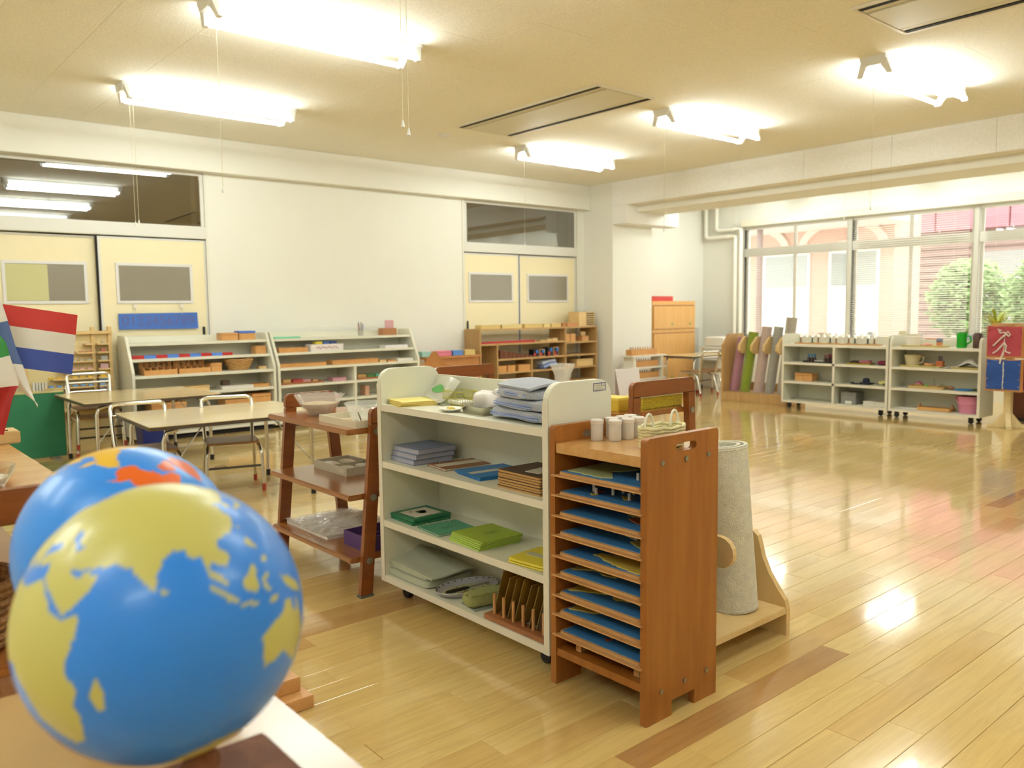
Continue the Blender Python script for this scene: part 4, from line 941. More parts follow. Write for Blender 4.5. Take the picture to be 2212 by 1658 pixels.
MB().lathe([(0, .003), (.055, .0), (.075, .01), (.092, .05), (.096, .062), (.093, .064), (.088, .05), (.071, .014), (.05, .006), (0, .006)], n=36).build('bowl', plastic_clear('bowl_glass', '#f4f3ea', .22, .04), g2, smooth=True)
MB().lathe([(.096, .061), (.099, .064), (.096, .067), (.092, .064)], n=36).build('rim', MATS['bowl_glass'], g2, smooth=True)
sp_ = thing('spoon', 'metal spoon with a wooden handle on the white tray', 'spoon', (1.63, 2.93, .660), .5)
MB().sq((0, -.03, .004), (.02, .034, .005), .8, 14, 6).build('bowl_end', STEEL, sp_, smooth=True); MB().tube([(0, -.014, .005), (0, .05, .007)], .003, 6).build('handle', ORANGE, sp_, smooth=True)
sc = thing('tweezers', 'steel tweezers standing up at the tray edge', 'tweezers', (1.60, 2.775, .6595))
MB().tube([(0, 0, .0), (-.004, .004, .03), (-.01, .01, .055)], .0022, 5).build('arm', STEEL, sc); MB().tube([(.006, 0, .0), (-.002, .006, .03), (-.01, .01, .055)], .0022, 5).build('arm', STEEL, sc)
dv = thing('divided_tray', 'white divided tray with shell pieces on the middle frame shelf', 'tray', (1.785, 3.23, .40), 0)
m = MB(); m.box(-.09, -.15, 0, .09, .15, .004)
for a in ((-.09, -.15, -.084, .15), (.084, -.15, .09, .15), (-.084, -.15, .084, -.144), (-.084, .144, .084, .15)): m.box(a[0], a[1], .004, a[2], a[3], .035)
m.build('tray_body', mat('tray_grey_white', '#c2b79f', .5), dv)
B(-.084, -.003, .004, .084, .003, .03).build('partition', MATS['tray_grey_white'], dv)
for k in range(4): MB().sq((-.04+.08*(k % 2), -.075+.15*(k//2), .018), (.06, .10, .022), .7, 16, 8).build('shell_piece', cm('#cfc4aa', .4), dv, smooth=True)
B(-.095, -.13, .012, -.09, -.09, .022).build('grip', cm('#cfc4aa', .4), dv)
wp = thing('wrapped_sheets', 'white sheets in crinkled plastic wrap on the lowest frame shelf', 'packet', (1.745, 3.24, .155), 0)
B(-.17, -.2, .0, .15, .18, .012).build('sheets', cm('#e4ddd2', .6), wp)
m = MB(); m.sheet(lambda u, v: (-.18+.34*u, -.21+.4*v, .019+.010*noise.noise(Vector((u*9, v*11, 3)))+.045*max(0, 1-abs(u-.75)*4)*max(0, 1-abs(v-.35)*3)), 34, 36, .0012); m.build('plastic_wrap', plastic_clear('crinkle_wrap', '#f0ebe4', .35, .12), wp)
pu = thing('purple_box', 'purple partitioned box beside the wrapped sheets', 'box', (1.72, 2.855, .155), 0)
m = MB(); m.box(-.12, -.09, 0, .12, .09, .005); pm = mat('purple_card', '#54366e', .6)
for a in ((-.12, -.09, -.115, .09), (.115, -.09, .12, .09), (-.115, -.09, .115, -.085), (-.115, .085, .115, .09)): m.box(a[0], a[1], .005, a[2], a[3], .06)
m.build('box_walls', pm, pu); B(-.115, -.003, .005, .115, .003, .05).build('partition', pm, pu)
# frame shelf behind the cabinet
yx = mat('yellow_box', '#d9b53a', .5); yx2 = mat('yellow_speckled', '#d3c23c', .6, var=.35, vscale=120)
t = thing('yellow_box', 'plain yellow box at the left of the rear frame shelf', 'box', (2.60, 2.40, .668), .1); B(-.05, -.09, 0, .05, .09, .052).build('box', yx, t, bevel=.004); B(-.052, -.092, .045, .052, .092, .058).build('lid', mat('yellow_lid', '#dfc452', .5), t, bevel=.003)
t = thing('yellow_box', 'speckled yellow box seen through the frame of the rear shelf', 'box', (2.82, 2.33, .668), 0); B(-.135, -.05, 0, .135, .05, .05).build('box', yx2, t, bevel=.003); B(-.137, -.052, .05, .137, .052, .058).build('lid', cm('#e6e0b4', .5), t, bevel=.002)
t = thing('yellow_box', 'bright yellow flat box behind the plain yellow box', 'box', (2.64, 2.62, .668), 0); B(-.06, -.05, 0, .05, .05, .085).build('box', mat('yellow_bright', '#e0cb35', .5), t, bevel=.004); B(-.062, -.052, .078, .052, .052, .09).build('lid', yx, t)
t = thing('white_card', 'white folded card standing upright on the rear frame shelf', 'card', (2.87, 2.50, .668), -.35)
m = MB(); m.hexa([(-.06, 0, 0), (.045, 0, 0), (.045, .004, 0), (-.06, .004, 0)], [(-.075, .03, .155), (.05, .03, .155), (.05, .034, .155), (-.075, .034, .155)]); m.build('front_leaf', cm('#e0d8d6', .7), t)
m = MB(); m.hexa([(-.06, .06, 0), (.045, .06, 0), (.045, .064, 0), (-.06, .064, 0)], [(-.075, .034, .155), (.05, .034, .155), (.05, .038, .155), (-.075, .038, .155)]); m.build('rear_leaf', cm('#e0d8d6', .7), t)
t = thing('glass_vase', 'waisted clear glass vase with a flared rim behind the white shelf', 'vase', (2.70, 2.79, .668))
MB().lathe([(0, .004), (.05, .0), (.052, .01), (.042, .05), (.036, .09), (.042, .13), (.06, .168), (.0625, .175), (.059, .176), (.05, .155), (.037, .125), (.031, .09), (.037, .05), (.046, .012), (0, .010)], n=36).build('vase', plastic_clear('bowl_glass', '#f4f3ea', .22, .04), t, smooth=True)
MB().lathe([(.0, .012), (.036, .012), (.032, .05), (.028, .08), (0, .085)], n=24).build('white_filling', cm('#d8d0c8', .5), t, smooth=True)
t = thing('pink_basin', 'shallow pale pink basin behind the white shelf', 'basin', (2.80, 3.22, .668))
MB().lathe([(0, .004), (.07, .0), (.10, .03), (.115, .06), (.12, .062), (.112, .064), (.095, .034), (.066, .008), (0, .008)], n=36).build('bowl', cm('#dcc4bc', .35), t, smooth=True)
MB().lathe([(.118, .06), (.124, .063), (.118, .066), (.112, .063)], n=36).build('rim', cm('#e4d2cc', .35), t, smooth=True)
# wavy-topped chair and the low table at the back wall
wc = thing('wooden_chair', 'small wooden chair with a wavy crest behind the white shelf', 'chair', (2.98, 4.22, 0), math.radians(-35))
wcm = wood('chair_wood', '#a86c36', '#bc844c', .35, (8, 8, 8))
pts = [(-.115, .5)]+[(-.115+.23*k/16, .762+.085*math.exp(-((k-7)/3.2)**2)-.0015*abs(k-8)) for k in range(17)]+[(.115, .5)]
m = MB(); m.prism(pts, 'y', .13, .155); m.build('backrest', wcm, wc, bevel=.004)
B(-.14, -.15, .30, .14, .13, .325).build('seat', wcm, wc, bevel=.005)
for sx in (-1, 1):
    for sy in (-1, 1): B(sx*.12-.018, sy*.13-.018 if sy < 0 else .128, 0, sx*.12+.018, sy*.13+.018 if sy < 0 else .158, .30 if sy < 0 else .52).build('leg', wcm, wc, bevel=.003)

# ================================================================== RUG STAND BESIDE THE CABINET
rs = thing('rug_stand', 'pale wooden rug stand with a curved side beside the map cabinet', 'stand', (1.93, 1.43, 0))
B(.0, 0, .075, .49, .30, .097).build('base_shelf', LWOOD, rs, bevel=.002)
side = [(.0, 0), (.30, 0), (.30, .335), (.20, .345), (.135, .335), (.115, .32), (.105, .29), (.095, .25), (.070, .20), (.034, .15), (.008, .12), (.0, .09)]
for x0_ in (-.022, .49):
    m = MB(); m.prism(side, 'x', x0_, x0_+.022); o = m.build('side_panel', LWOOD, rs)
m = MB(); m.box(0, .278, .20, .49, .30, .30); m.build('back_rail', LWOOD, rs)
for x_ in (.205,):
    m = MB(); m.prism([(.278, .28), (.278, .38)]+[(.068+.05*math.cos(PI/2+a*PI/8), .33+.05*math.sin(PI/2+a*PI/8)) for a in range(9)], 'x', x_, x_+.02)
    m.build('divider_arm', LWOOD, rs)
def rug(label, base, top, r, colr, group='rolled rugs', turns=2.4):
    t = thing('rolled_rug', label, 'rug', base, 0, group); O = Vector(base); d = Vector(top)-O; L = d.length; d.normalize()
    m_ = mat('rug_'+colr.lstrip('#'), colr, .95, var=.08, vscale=40, bump=.9, bscale=300, sheen=.3)
    x = d.orthogonal().normalized(); y = d.cross(x); g = MB(); n = int(turns*22); rows = 10
    def P(f, s):
        a = f*turns*2*PI; rr = r*(1-.62*(f))*1.0
        w_ = 1+.012*math.sin(3*a+7*s)
        return d*(s*L)+(x*math.cos(a)+y*math.sin(a))*rr*w_
    g.sheet(lambda u, v: P(u, v), n, rows, min(.012, r*.22)); g.build('roll', m_, t, smooth=True, angle=1.0)
    for s in (.015, .985):
        e = MB(); e.tube([P(k/44*.42, s)*1.0+(x*math.cos(k/44*.42*turns*2*PI)+y*math.sin(k/44*.42*turns*2*PI))*.004 for k in range(44)], .0035, 5)
        e.build('stitched_edge', m_, t, smooth=True)
    return t
rug('tall cream rolled rug leaning in the stand beside the map cabinet', (2.302, 1.555, .10), (2.272, 1.585, .65), .088, '#f4ecd4', 'rolled rugs in the near stand')
rug('grey-blue rolled rug mostly hidden behind the map cabinet', (2.075, 1.535, .10), (2.05, 1.58, .50), .058, '#a3b0ba', 'rolled rugs in the near stand')

# ================================================================== TABLES AND CHAIRS
def table(label, loc, W_, D_, H, rz=0):
    t = thing('folding_table', label, 'table', loc, rz, 'low folding tables'); ed = mat('table_edge', '#4a3a28', .5)
    MB().prism(rrect(-W_/2, -D_/2, W_/2, D_/2, .02, 3), 'z', H-.022, H-.003).build('edge_band', ed, t)
    MB().prism(rrect(-W_/2+.004, -D_/2+.004, W_/2-.004, D_/2-.004, .018, 3), 'z', H-.003, H).build('table_top', TABTOP, t)
    for sx in (-1, 1):
        for sy in (-1, 1):
            o = MB().tube([(sx*(W_/2-.16), sy*(D_/2-.05), H-.03), (sx*(W_/2-.10), sy*(D_/2-.05), H-.045), (sx*(W_/2-.085), sy*(D_/2-.05), H-.09), (sx*(W_/2-.08), sy*(D_/2-.05), .02)], .0125, 10).build('leg', CHROME, t, smooth=True)
            MB().cyl((sx*(W_/2-.08), sy*(D_/2-.05), 0), (sx*(W_/2-.08), sy*(D_/2-.05), .04), .015, 10).build('foot_cap', BLACK, o, smooth=True)
        MB().cyl((sx*(W_/2-.14), -D_/2+.05, H-.034), (sx*(W_/2-.14), D_/2-.05, H-.034), .01, 8).build('cross_rail', CHROME, t, smooth=True)
        MB().cyl((sx*(W_/2-.081), -D_/2+.05, .2), (sx*(W_/2-.3), -D_/2+.08, H-.03), .004, 6).build('brace', STEEL, t)
    return t
table('front low table with a wood-grain top and chrome legs', (1.86, 4.93, 0), 1.02, .84, .50, math.radians(-3))
table('rear low table with a wood-grain top near the back shelves', (1.85, 6.55, 0), .95, .92, .50, 0)
table('low table in the far window bay beside the orange cupboard', (8.985, 6.68, 0), .95, .55, .485, 0)
def chair_proto(label, loc, rz, seat_h=.30):
    """faces -Y in its own frame"""
    t = thing('tube_chair', label, 'chair', loc, rz, 'chrome tube children chairs'); s = seat_h; hw, hd = .155, .14
    m = MB(); m.prism(rrect(-hw, -hd-.02, hw, hd, .04, 4), 'z', s, s+.014); m.build('seat', SEATW, t, bevel=.003)
    pth = [(-hw+.01, hd+.02, s-.01), (-hw+.005, hd+.05, s+.10), (-hw, hd+.075, s+.225)]
    pth += [(-hw+.035-.035*math.cos(a*PI/8), hd+.08, s+.225+.035*math.sin(a*PI/8)) for a in range(1, 5)]
    up = pth+[(-x, y, z) for x, y, z in reversed(pth)]
    MB().tube(up, .012, 10).build('back_tube', CHROME, t, smooth=True)
    MB().cyl((-hw+.005, hd+.068, s+.19), (hw-.005, hd+.068, s+.19), .007, 8).build('back_bar', CHROME, t, smooth=True)
    m = MB(); m.hexa([(-hw+.012, hd+.044, s+.12), (hw-.012, hd+.044, s+.12), (hw-.012, hd+.05, s+.12), (-hw+.012, hd+.05, s+.12)], [(-hw+.012, hd+.062, s+.185), (hw-.012, hd+.062, s+.185), (hw-.012, hd+.068, s+.185), (-hw+.012, hd+.068, s+.185)])
    for sx in (-1, 1):
        f = MB().tube([(sx*(hw-.01), hd+.02, s-.008), (sx*(hw-.005), -hd+.03, s-.010), (sx*hw, -hd-.005, s-.03), (sx*(hw+.005), -hd-.015, s-.07), (sx*(hw+.012), -hd-.02, .03)], .011, 10).build('leg', CHROME, t, smooth=True)
        MB().tube([(sx*(hw+.012), -hd-.02, .045), (sx*(hw+.012), -hd-.02, 0)], .012, 10).build('foot_cap', RED, f, smooth=True)
        b = MB().tube([(sx*(hw-.008), .02, s-.012), (sx*(hw-.004), hd-.01, s-.05), (sx*(hw+.005), hd+.06, .03)], .011, 10).build('leg', CHROME, t, smooth=True)
        MB().tube([(sx*(hw+.005), hd+.057, .045), (sx*(hw+.006), hd+.063, 0)], .012, 10).build('foot_cap', RED, b, smooth=True)
    MB().cyl((-hw-.006, -hd-.018, s-.14), (hw+.006, -hd-.018, s-.14), .007, 8).build('front_bar', mat('bar_dark', '#4a443c', .4, metal=.6), t, smooth=True)
    return t
c0 = chair_proto('chrome tube chair right of its twin on the far side of the front table', (1.965, 5.03, 0), math.radians(-16))
def chair(label, loc, rz):
    c = copy_tree(c0); c.location = loc; c.rotation_euler.z = rz; c['label'] = label; return c
chair('chrome tube chair left of its twin on the far side of the front table', (1.47, 5.08, 0), math.radians(-6))
chair('lower chrome tube chair of the stacked pair at the rear table', (1.66, 7.02, 0), math.radians(-2))
chair('upper chrome tube chair of the stacked pair at the rear table', (1.662, 7.0, .072), math.radians(-2))
chair('chrome tube chair at the left of the window bay table', (8.50, 6.33, 0), math.radians(175))
chair('chrome tube chair at the right of the window bay table', (8.86, 6.30, 0), math.radians(185))
bx = thing('blue_bin', 'dark blue plastic bin under the rear table', 'bin', (2.03, 6.85, 0)); m = MB()
m.hexa([(-.09, -.09, .004), (.09, -.09, .004), (.09, .09, .004), (-.09, .09, .004)], [(-.105, -.105, .26), (.105, -.105, .26), (.105, .105, .26), (-.105, .105, .26)]); m.build('body', cm('#22358f', .4), bx, bevel=.006)
B(-.115, -.115, .25, .115, .115, .27).build('rim', cm('#2a3f9c', .4), bx, bevel=.004)

# ================================================================== BACK WALL SHELVES
def slant_unit(label, x0, x1, divider=False):
    t = thing('slanted_shelf', label, 'shelf', (x0, 7.37, 0), 0, 'white slant-sided shelves at the back wall'); L = x1-x0; D = .385
    prof = [(0, .03), (0, .60), (.16, .905), (.175, .915), (.215, .915), (D, .915), (D, .03)]
    for a in (0, L-.025):
        m = MB(); m.prism(prof, 'x', a, a+.025); m.build('side_panel', SHELFW, t, bevel=.003)
    B(.025, D-.012, .03, L-.025, D, .905).build('back_panel', SHELFW, t)
    zs = [(.07, 0), (.235, 0), (.405, 0), (.572, 0), (.715, .062), (.85, .135)]
    for z, y in zs: B(.025, y+.004, z-.024, L-.025, D-.012, z).build('shelf_board', SHELFW, t, bevel=.002)
    if divider: B(L*.515-.012, .006, .07, L*.515+.012, D-.012, .548).build('divider', SHELFW, t)
    B(.03, .03, 0, L-.03, D-.03, .03).build('plinth', DARK, t)
    return t
slant_unit('white slant-sided shelf with the red and blue rods, left of its neighbour', 2.045, 3.34)
slant_unit('white slant-sided shelf with craft boxes, right of its neighbour', 3.36, 4.985, True)
def wbox(label, c, size, m, z, rz=0, lid=None, name='wooden_box', cat='box', group=None, open_=False):
    """box with a separate lid, or an open tray with walls"""
    t = thing(name, label, cat, (c[0], c[1], z), rz, group); a, b, h = size[0]/2, size[1]/2, size[2]
    if open_:
        k = MB(); e = .006; k.box(-a, -b, 0, a, b, e)
        for q in ((-a, -b, -a+e, b), (a-e, -b, a, b), (-a+e, -b, a-e, -b+e), (-a+e, b-e, a-e, b)): k.box(q[0], q[1], e, q[2], q[3], h)
        k.build('tray_walls', m, t)
        if lid: B(-a+.012, -b+.012, e, a-.012, b-.012, max(e+.004, h*.85)).build('contents', lid, t, bevel=.002)
        else: B(-a+e, -b+e, e, a-e, b-e, e+.001).build('liner', m, t)
    else:
        B(-a, -b, 0, a, b, h*.72).build('body', m, t, bevel=.002); B(-a-.001, -b-.001, h*.74, a+.001, b+.001, h).build('lid', lid or m, t, bevel=.002)
    return t
TC = 'trays and boxes on the back wall shelves'
wbox('wooden box on the top left shelf beside the blue-lidded one', (2.98, 7.62), (.16, .12, .07), ORANGE, .85, group=TC)
wbox('wooden box with a blue lid on the top left shelf', (3.15, 7.62), (.16, .12, .085), ORANGE, .85, lid=cm('#4a6fc4', .5), group=TC)
rod_r, rod_b = cm('#b02420', .5), cm('#4f7fd0', .5)
for k in range(2):
    t = thing('number_rod', ['long rod of red and blue sections at the shelf front', 'shorter rod of red and blue sections behind the long one'][k], 'rod', (2.09, 7.50+.07*k, .715), 0, 'red and blue number rods')
    for j in range(9-k*2): B(.098*j, -.012, 0, .098*(j+1), .012, .028).build('section', rod_r if j % 2 == 0 else rod_b, t)
wbox('orange wooden box at the right end above the basket', (3.25, 7.55), (.10, .12, .075), ORANGE, .715, group=TC)
for k, (x, dg) in enumerate(((2.30, '0 1 2 3 4'), (2.595, '5 6 7 8 9'))):
    t = thing('spindle_box', ['left', 'right'][k]+' wooden spindle box with black numerals above its slots', 'box', (x, 7.50, .572), 0, 'numbered spindle boxes')
    m = MB(); m.box(-.14, -.08, 0, .14, .08, .006); m.box(-.14, -.08, .006, .14, -.072, .045); m.box(-.14, .072, .006, .14, .08, .115)
    m.build('tray_body', ORANGE, t)
    for j in range(6): B(-.14+.0548*j, -.072, .006, -.134+.0548*j, .072, .06).build('partition', ORANGE, t)
    text('numerals', ('1 2 3 4 5' if k == 0 else '6 7 8 9'), .062, BLACK, t, (0, .0715, .082), (PI/2, 0, 0))
    for j in range(3 if k == 0 else 4):
        MB().tube([(-.11+.056*j, -.05, .018), (-.11+.056*j, .05, .018)], .006, 6).build('spindle', PINE, t, smooth=True)
wbox('plain orange box at the end of the spindle boxes', (2.80, 7.52), (.10, .14, .08), ORANGE, .572, group=TC)
basket('tan wicker basket with two handles on the left back wall shelf', (3.04, 7.54, .572), .135, .10, 8, True, 1.45, mat('tan_wicker', '#c79a5c', .7, var=.3, vscale=90, bump=.8, bscale=120))
wbox('small flat wooden box right of the tan wicker basket', (3.25, 7.50), (.07, .08, .025), PINE, .572, group=TC)
wbox('flat white box in front of the dark block', (2.98, 7.50), (.30, .18, .03), cm('#e6e0d4', .5), .405, group=TC)
t = thing('dark_block', 'small dark brown block on the flat white box', 'block', (2.90, 7.52, .436)); B(-.035, -.03, 0, .035, .03, .045).build('block', cm('#5a4432', .5), t, bevel=.003)
wbox('shallow orange tray at the right end of the fourth shelf', (3.22, 7.50), (.16, .14, .03), ORANGE, .405, open_=True, group=TC)
wbox('left long wooden box on the fifth shelf', (2.98, 7.52), (.24, .2, .07), ORANGE, .235, group=TC)
wbox('right tall wooden box on the fifth shelf', (3.20, 7.50), (.18, .2, .11), ORANGE, .235, group=TC)
wbox('ochre wooden box behind the front tables on the fifth shelf', (2.35, 7.50), (.30, .2, .09), ORANGE, .235, group=TC)
wbox('pale wooden box near the tables on the fourth shelf', (2.62, 7.50), (.20, .15, .05), PINE, .405, group=TC)
# right unit
gs = B(-.14, -.06, 0, .14, .06, .016).build('green_mat', cm('#7fd0a8', .6), None, bevel=.003, loc=(3.55, 7.60, .85)); tag(gs, 'mint green folded mat on the top right shelf', 'mat')
pcup = thing('pencil_cup', 'cup of coloured pencils on the top right shelf', 'cup', (4.40, 7.60, .85))
MB().lathe([(0, .002), (.028, .002), (.032, .06), (.029, .06), (.026, .006), (0, .006)], n=16).build('cup', cm('#b9b3a8', .4), pcup, smooth=True)
for k in range(7):
    a = k*.9; MB().cyl((.012*math.cos(a), .012*math.sin(a), .008), (.03*math.cos(a), .03*math.sin(a), .125+.01*(k % 3)), .0035, 6).build('pencil', cm(('#7a5a8f', '#c05a4a', '#3f5f8f', '#caa04a', '#8f4a5a', '#4f7f5a', '#6a5a9f')[k], .5), pcup)
t = wbox('small wooden box holding pink and yellow cards', (4.73, 7.60), (.17, .10, .075), cm('#a9744a', .5), .85, open_=True, group=TC)
for k, c in enumerate(('#cfa0a4', '#cfa0a4', '#d9cf7a', '#8fb08f')): B(-.05+.01*k, -.03+.016*k, .01, .06+.005*k, -.026+.016*k, .16-.012*k).build('card', cm(c, .7), t)
t = wbox('long orange tray on the second shelf of the right unit', (3.57, 7.52), (.30, .12, .045), ORANGE, .715, open_=True, group=TC)
t = wbox('white box with a pink scribble and coloured packs inside', (3.93, 7.52), (.36, .13, .07), cm('#e4dcd8', .6), .715, open_=True, group=TC)
m = MB(); m.tube([(-.12+.024*k, -.067, .035+.012*math.sin(k*2.4)) for k in range(11)], .003, 5); m.build('pink_scribble', cm('#b06a8a', .6), t)
for k, c in enumerate(('#d9c63a', '#3a5f9f', '#33477f')): B(-.11+.08*k, -.04, .01, -.04+.08*k, .03, .095).build('pack', cm(c, .5), t)
wbox('white tray with a blue block at the right end of the second shelf', (4.76, 7.53), (.28, .12, .03), cm('#ece6e2', .5), .715, open_=True, lid=cm('#8fb2dc', .5), group=TC)
for i, (a, b, z, h, mm, lb_) in enumerate(((3.40, 3.90, .572, .035, ORANGE, 'long wooden tray at the left of the third shelf'), (3.97, 4.50, .572, .045, ORANGE, 'longest wooden tray in the middle of the third shelf'),
    (4.52, 4.60, .572, .025, PINE, 'small pale wooden block box on the third shelf'), (4.62, 4.72, .572, .02, ORANGE, 'small orange dish right of the pale block box'), (4.74, 4.94, .572, .03, WHITE, 'white flat box at the right end of the third shelf'))):
    wbox(lb_, ((a+b)/2, 7.50), (b-a, .15, h), mm, z, group=TC)
t = wbox('brown tray with pink and red blocks on the fourth shelf', (3.63, 7.49), (.46, .16, .02), cm('#9a5f34', .5), .405, open_=True, group=TC)
for k, (c, w_) in enumerate((('#caa060', .1), ('#c04a4a', .13), ('#d09aa0', .1), ('#d9b080', .07))): B(-.19+.105*k, -.05, .007, -.19+.105*k+w_*.8, .05, .05-.006*k).build('colour_block', cm(c, .5), t)
wbox('pink flat box beside the shelf divider', (4.05, 7.5), (.15, .12, .035), cm('#d49aa2', .5), .405, group=TC)
t = wbox('brown tray with green and tan blocks right of the divider', (4.42, 7.49), (.36, .16, .02), cm('#9a5f34', .5), .405, open_=True, group=TC)
for k, (c, w_) in enumerate((('#caa060', .11), ('#55824a', .1), ('#6fb898', .1))): B(-.16+.11*k, -.05, .007, -.16+.11*k+w_*.9, .05, .05).build('colour_block', cm(c, .5), t)
wbox('small upright pinkish box on the fifth shelf by the divider', (4.36, 7.48), (.05, .1, .10), cm('#d0a080', .5), .235, group=TC)
wbox('pink box low on the fifth shelf of the right unit', (3.95, 7.5), (.16, .14, .04), cm('#c98a92', .5), .235, group=TC)

# ---- number board on the door
nb = thing('number_board', 'blue board with the digits 0 to 9 hanging on the left door', 'board', (2.42, YA-.012, 1.04), 0)
m = MB(); m.hexa([(-.345, 0, -.07), (.352, 0, -.075), (.352, .006, -.075), (-.345, .006, -.07)], [(-.345, 0, .07), (.348, 0, .075), (.348, .006, .075), (-.345, .006, .07)]); m.build('panel', cm('#3f68b8', .6), nb)
text('digits', '0123456789', .128, cm('#5a5f96', .8), nb, (0.0, -.0006, 0), (PI/2, 0, 0), .0004)
for x in (-.2, .21):
    B(x-.016, 0, .115, x+.016, .012, .155).build('hook_plate', WHITE, nb, bevel=.003); MB().cyl((x, -.002, .06), (x, -.002, .125), .0015, 6).build('hanging_cord', CORD, nb)

# ---- bead cabinet and green screen at the left
bc = thing('bead_cabinet', 'pine wall cabinet of stepped bead racks left of the slanted shelves', 'cabinet', (1.30, 7.55, 0))
for x in (0, .52, .655): B(x, .14, 0, x+.03, .18, 1.0).build('upright', PINE, bc, bevel=.002)
B(0, .12, .94, .685, .18, .965).build('top_board', PINE, bc); B(0, .172, 0, .685, .18, .94).build('back_board', cm('#e3cf9a', .6), bc)
bcols = ['#c8b8a0', '#b06a5a', '#a8a8a0', '#c9a0a0', '#d9b23a', '#6f9fd0', '#8f8498', '#caa070']
for k in range(7):
    z = .86-.072*k; sh = B(.52-.065*(k+1) if k < 6 else .1, .06, z-.012, .52, .172, z).build('stepped_rack', PINE, bc); B(.55, .06, z-.012, .655, .172, z).build('cube_shelf', PINE, bc)
    n_ = k+2
    for j in range(min(n_, 6)): B(.50-.06*j-.035, .075, z, .50-.06*j, .10, z+.008+.002*k).build('bead_chain', cm(bcols[k], .4), bc)
    B(.60-.006*n_, .08, z, .60+.006*n_, .12, z+.012*n_*.6+.006).build('bead_cube', cm(bcols[k], .4), bc)
for r_ in range(2):
    for j in range(5): B(.05+.022*j, .09, .36+.11*r_, .065+.022*j, .13, .44+.11*r_).build('card_strip', cm('#dcd6c8', .6), bc)
    B(.03, .07, .345+.11*r_, .18, .172, .358+.11*r_).build('card_rack', PINE, bc)
B(.0, .0, .30, .685, .172, .32).build('counter_board', PINE, bc)
gsn = thing('green_screen', 'dark green cloth-covered screen panel standing at the left edge', 'screen', (.55, 7.02, 0))
B(0, 0, .02, .895, .03, .525).build('panel', mat('green_felt', '#2e7350', .9, var=.06, vscale=6), gsn, bevel=.004); B(0, -.005, .515, .895, .035, .53).build('top_strip', cm('#b9b07a', .6), gsn)
for x in (.08, .82): B(x-.02, -.1, 0, x+.02, .13, .02).build('foot', cm('#8a8470', .5), gsn)

# ---- open wooden shelf in front of the right door
ow = thing('wooden_shelf', 'open-backed natural wood shelf in front of the far door', 'shelf', (5.88, 7.45, 0)); D = .30; L = 1.97
OV = wood('oak_vertical', '#a98450', '#bd9862', .5, (25, 25, 3), coat=0)
for x in (0, 1.38, L-.022): B(x, 0, 0, x+.022, D, .865).build('side_panel', OV, ow, bevel=.002)
B(0, -.005, .865, L, D, .885).build('top_board', OAK, ow, bevel=.002)
B(.255, 0, 0, .275, D, .69).build('divider', OV, ow); B(.80, 0, .05, .82, D, .505).build('divider', OV, ow)
B(.022, 0, .69, 1.38, D, .71).build('shelf_board', OAK, ow)
for z in (.525, .365, .20): B(.275, 0, z-.02, .80 if z < .5 else 1.38, D, z).build('shelf_board', OAK, ow)
for z in (.365, .20): B(.82, 0, z-.02, 1.38, D, z).build('shelf_board', OAK, ow)
for z in (.692, .527, .369, .20): B(1.402, 0, z-.02, L-.022, D, z).build('shelf_board', OAK, ow)
B(.022, .0, .03, L-.022, D, .05).build('bottom_board', OAK, ow)
WG = 'boxes on the natural wood shelf'
for i, (a, b, c) in enumerate(((.06, .36, '#dcc07a'), (.38, .70, '#e3cc8a'), (.74, 1.04, '#dcc07a'), (1.06, 1.17, '#e3cc8a'), (1.19, 1.36, '#dcc07a'), (1.38, 1.46, '#b0743c'), (1.47, 1.66, '#c98e5a'))):
    wbox('%s thin box from the left on top of the natural wood shelf' % ORD[i], (5.88+(a+b)/2, 7.56), (b-a-.005, .12, .045), cm(c, .5), .885, group=WG)
sl = thing('slatted_box', 'pale wooden drawer box with dark slots on the natural wood shelf', 'box', (7.56, 7.48, .885))
B(.0, .02, 0, .29, .22, .185).build('body', PINE, sl, bevel=.003)
for k in range(6): B(.135, .016, .015+.028*k, .27, .02, .027+.028*k).build('slot', DARK, sl)
rr = B(-.43, -.015, 0, .43, .015, .026).build('red_rod', cm('#b02a30', .5), None, bevel=.002, loc=(6.35, 7.50, .71)); tag(rr, 'long plain red rod on the natural wood shelf', 'rod')
for k in range(3): wbox('%s small pale tray right of the red rod' % ORD[k], (6.92+.10*k, 7.53), (.09, .08, .018+.008*k), PINE, .71, group=WG)
wbox('left of two orange boxes in the upper right compartment', (7.34, 7.55), (.09, .12, .10), ORANGE, .692, group=WG); wbox('right of two orange boxes in the upper right compartment', (7.44, 7.55), (.09, .12, .10), ORANGE, .692, group=WG)
wbox('orange box with a pale block on it in the upper right compartment', (7.67, 7.55), (.12, .12, .065), ORANGE, .692, group=WG)
t = thing('pale_block', 'pale rounded block standing on an orange box', 'block', (7.67, 7.55, .758)); MB().sq((0, 0, .028), (.085, .05, .056), .4, 16, 8).build('block', PINE, t, smooth=True)
br = cm('#6b3a22', .5)
for k in range(8):
    h = .1-.011*k; t = thing('brown_prism', '%s brown prism from the left in the descending row' % ORD[k], 'block', (6.20+.066*k, 7.47, .525), 0, 'brown stair prisms'); B(0, 0, 0, .062, .2, h).build('prism', br, t, bevel=.002)
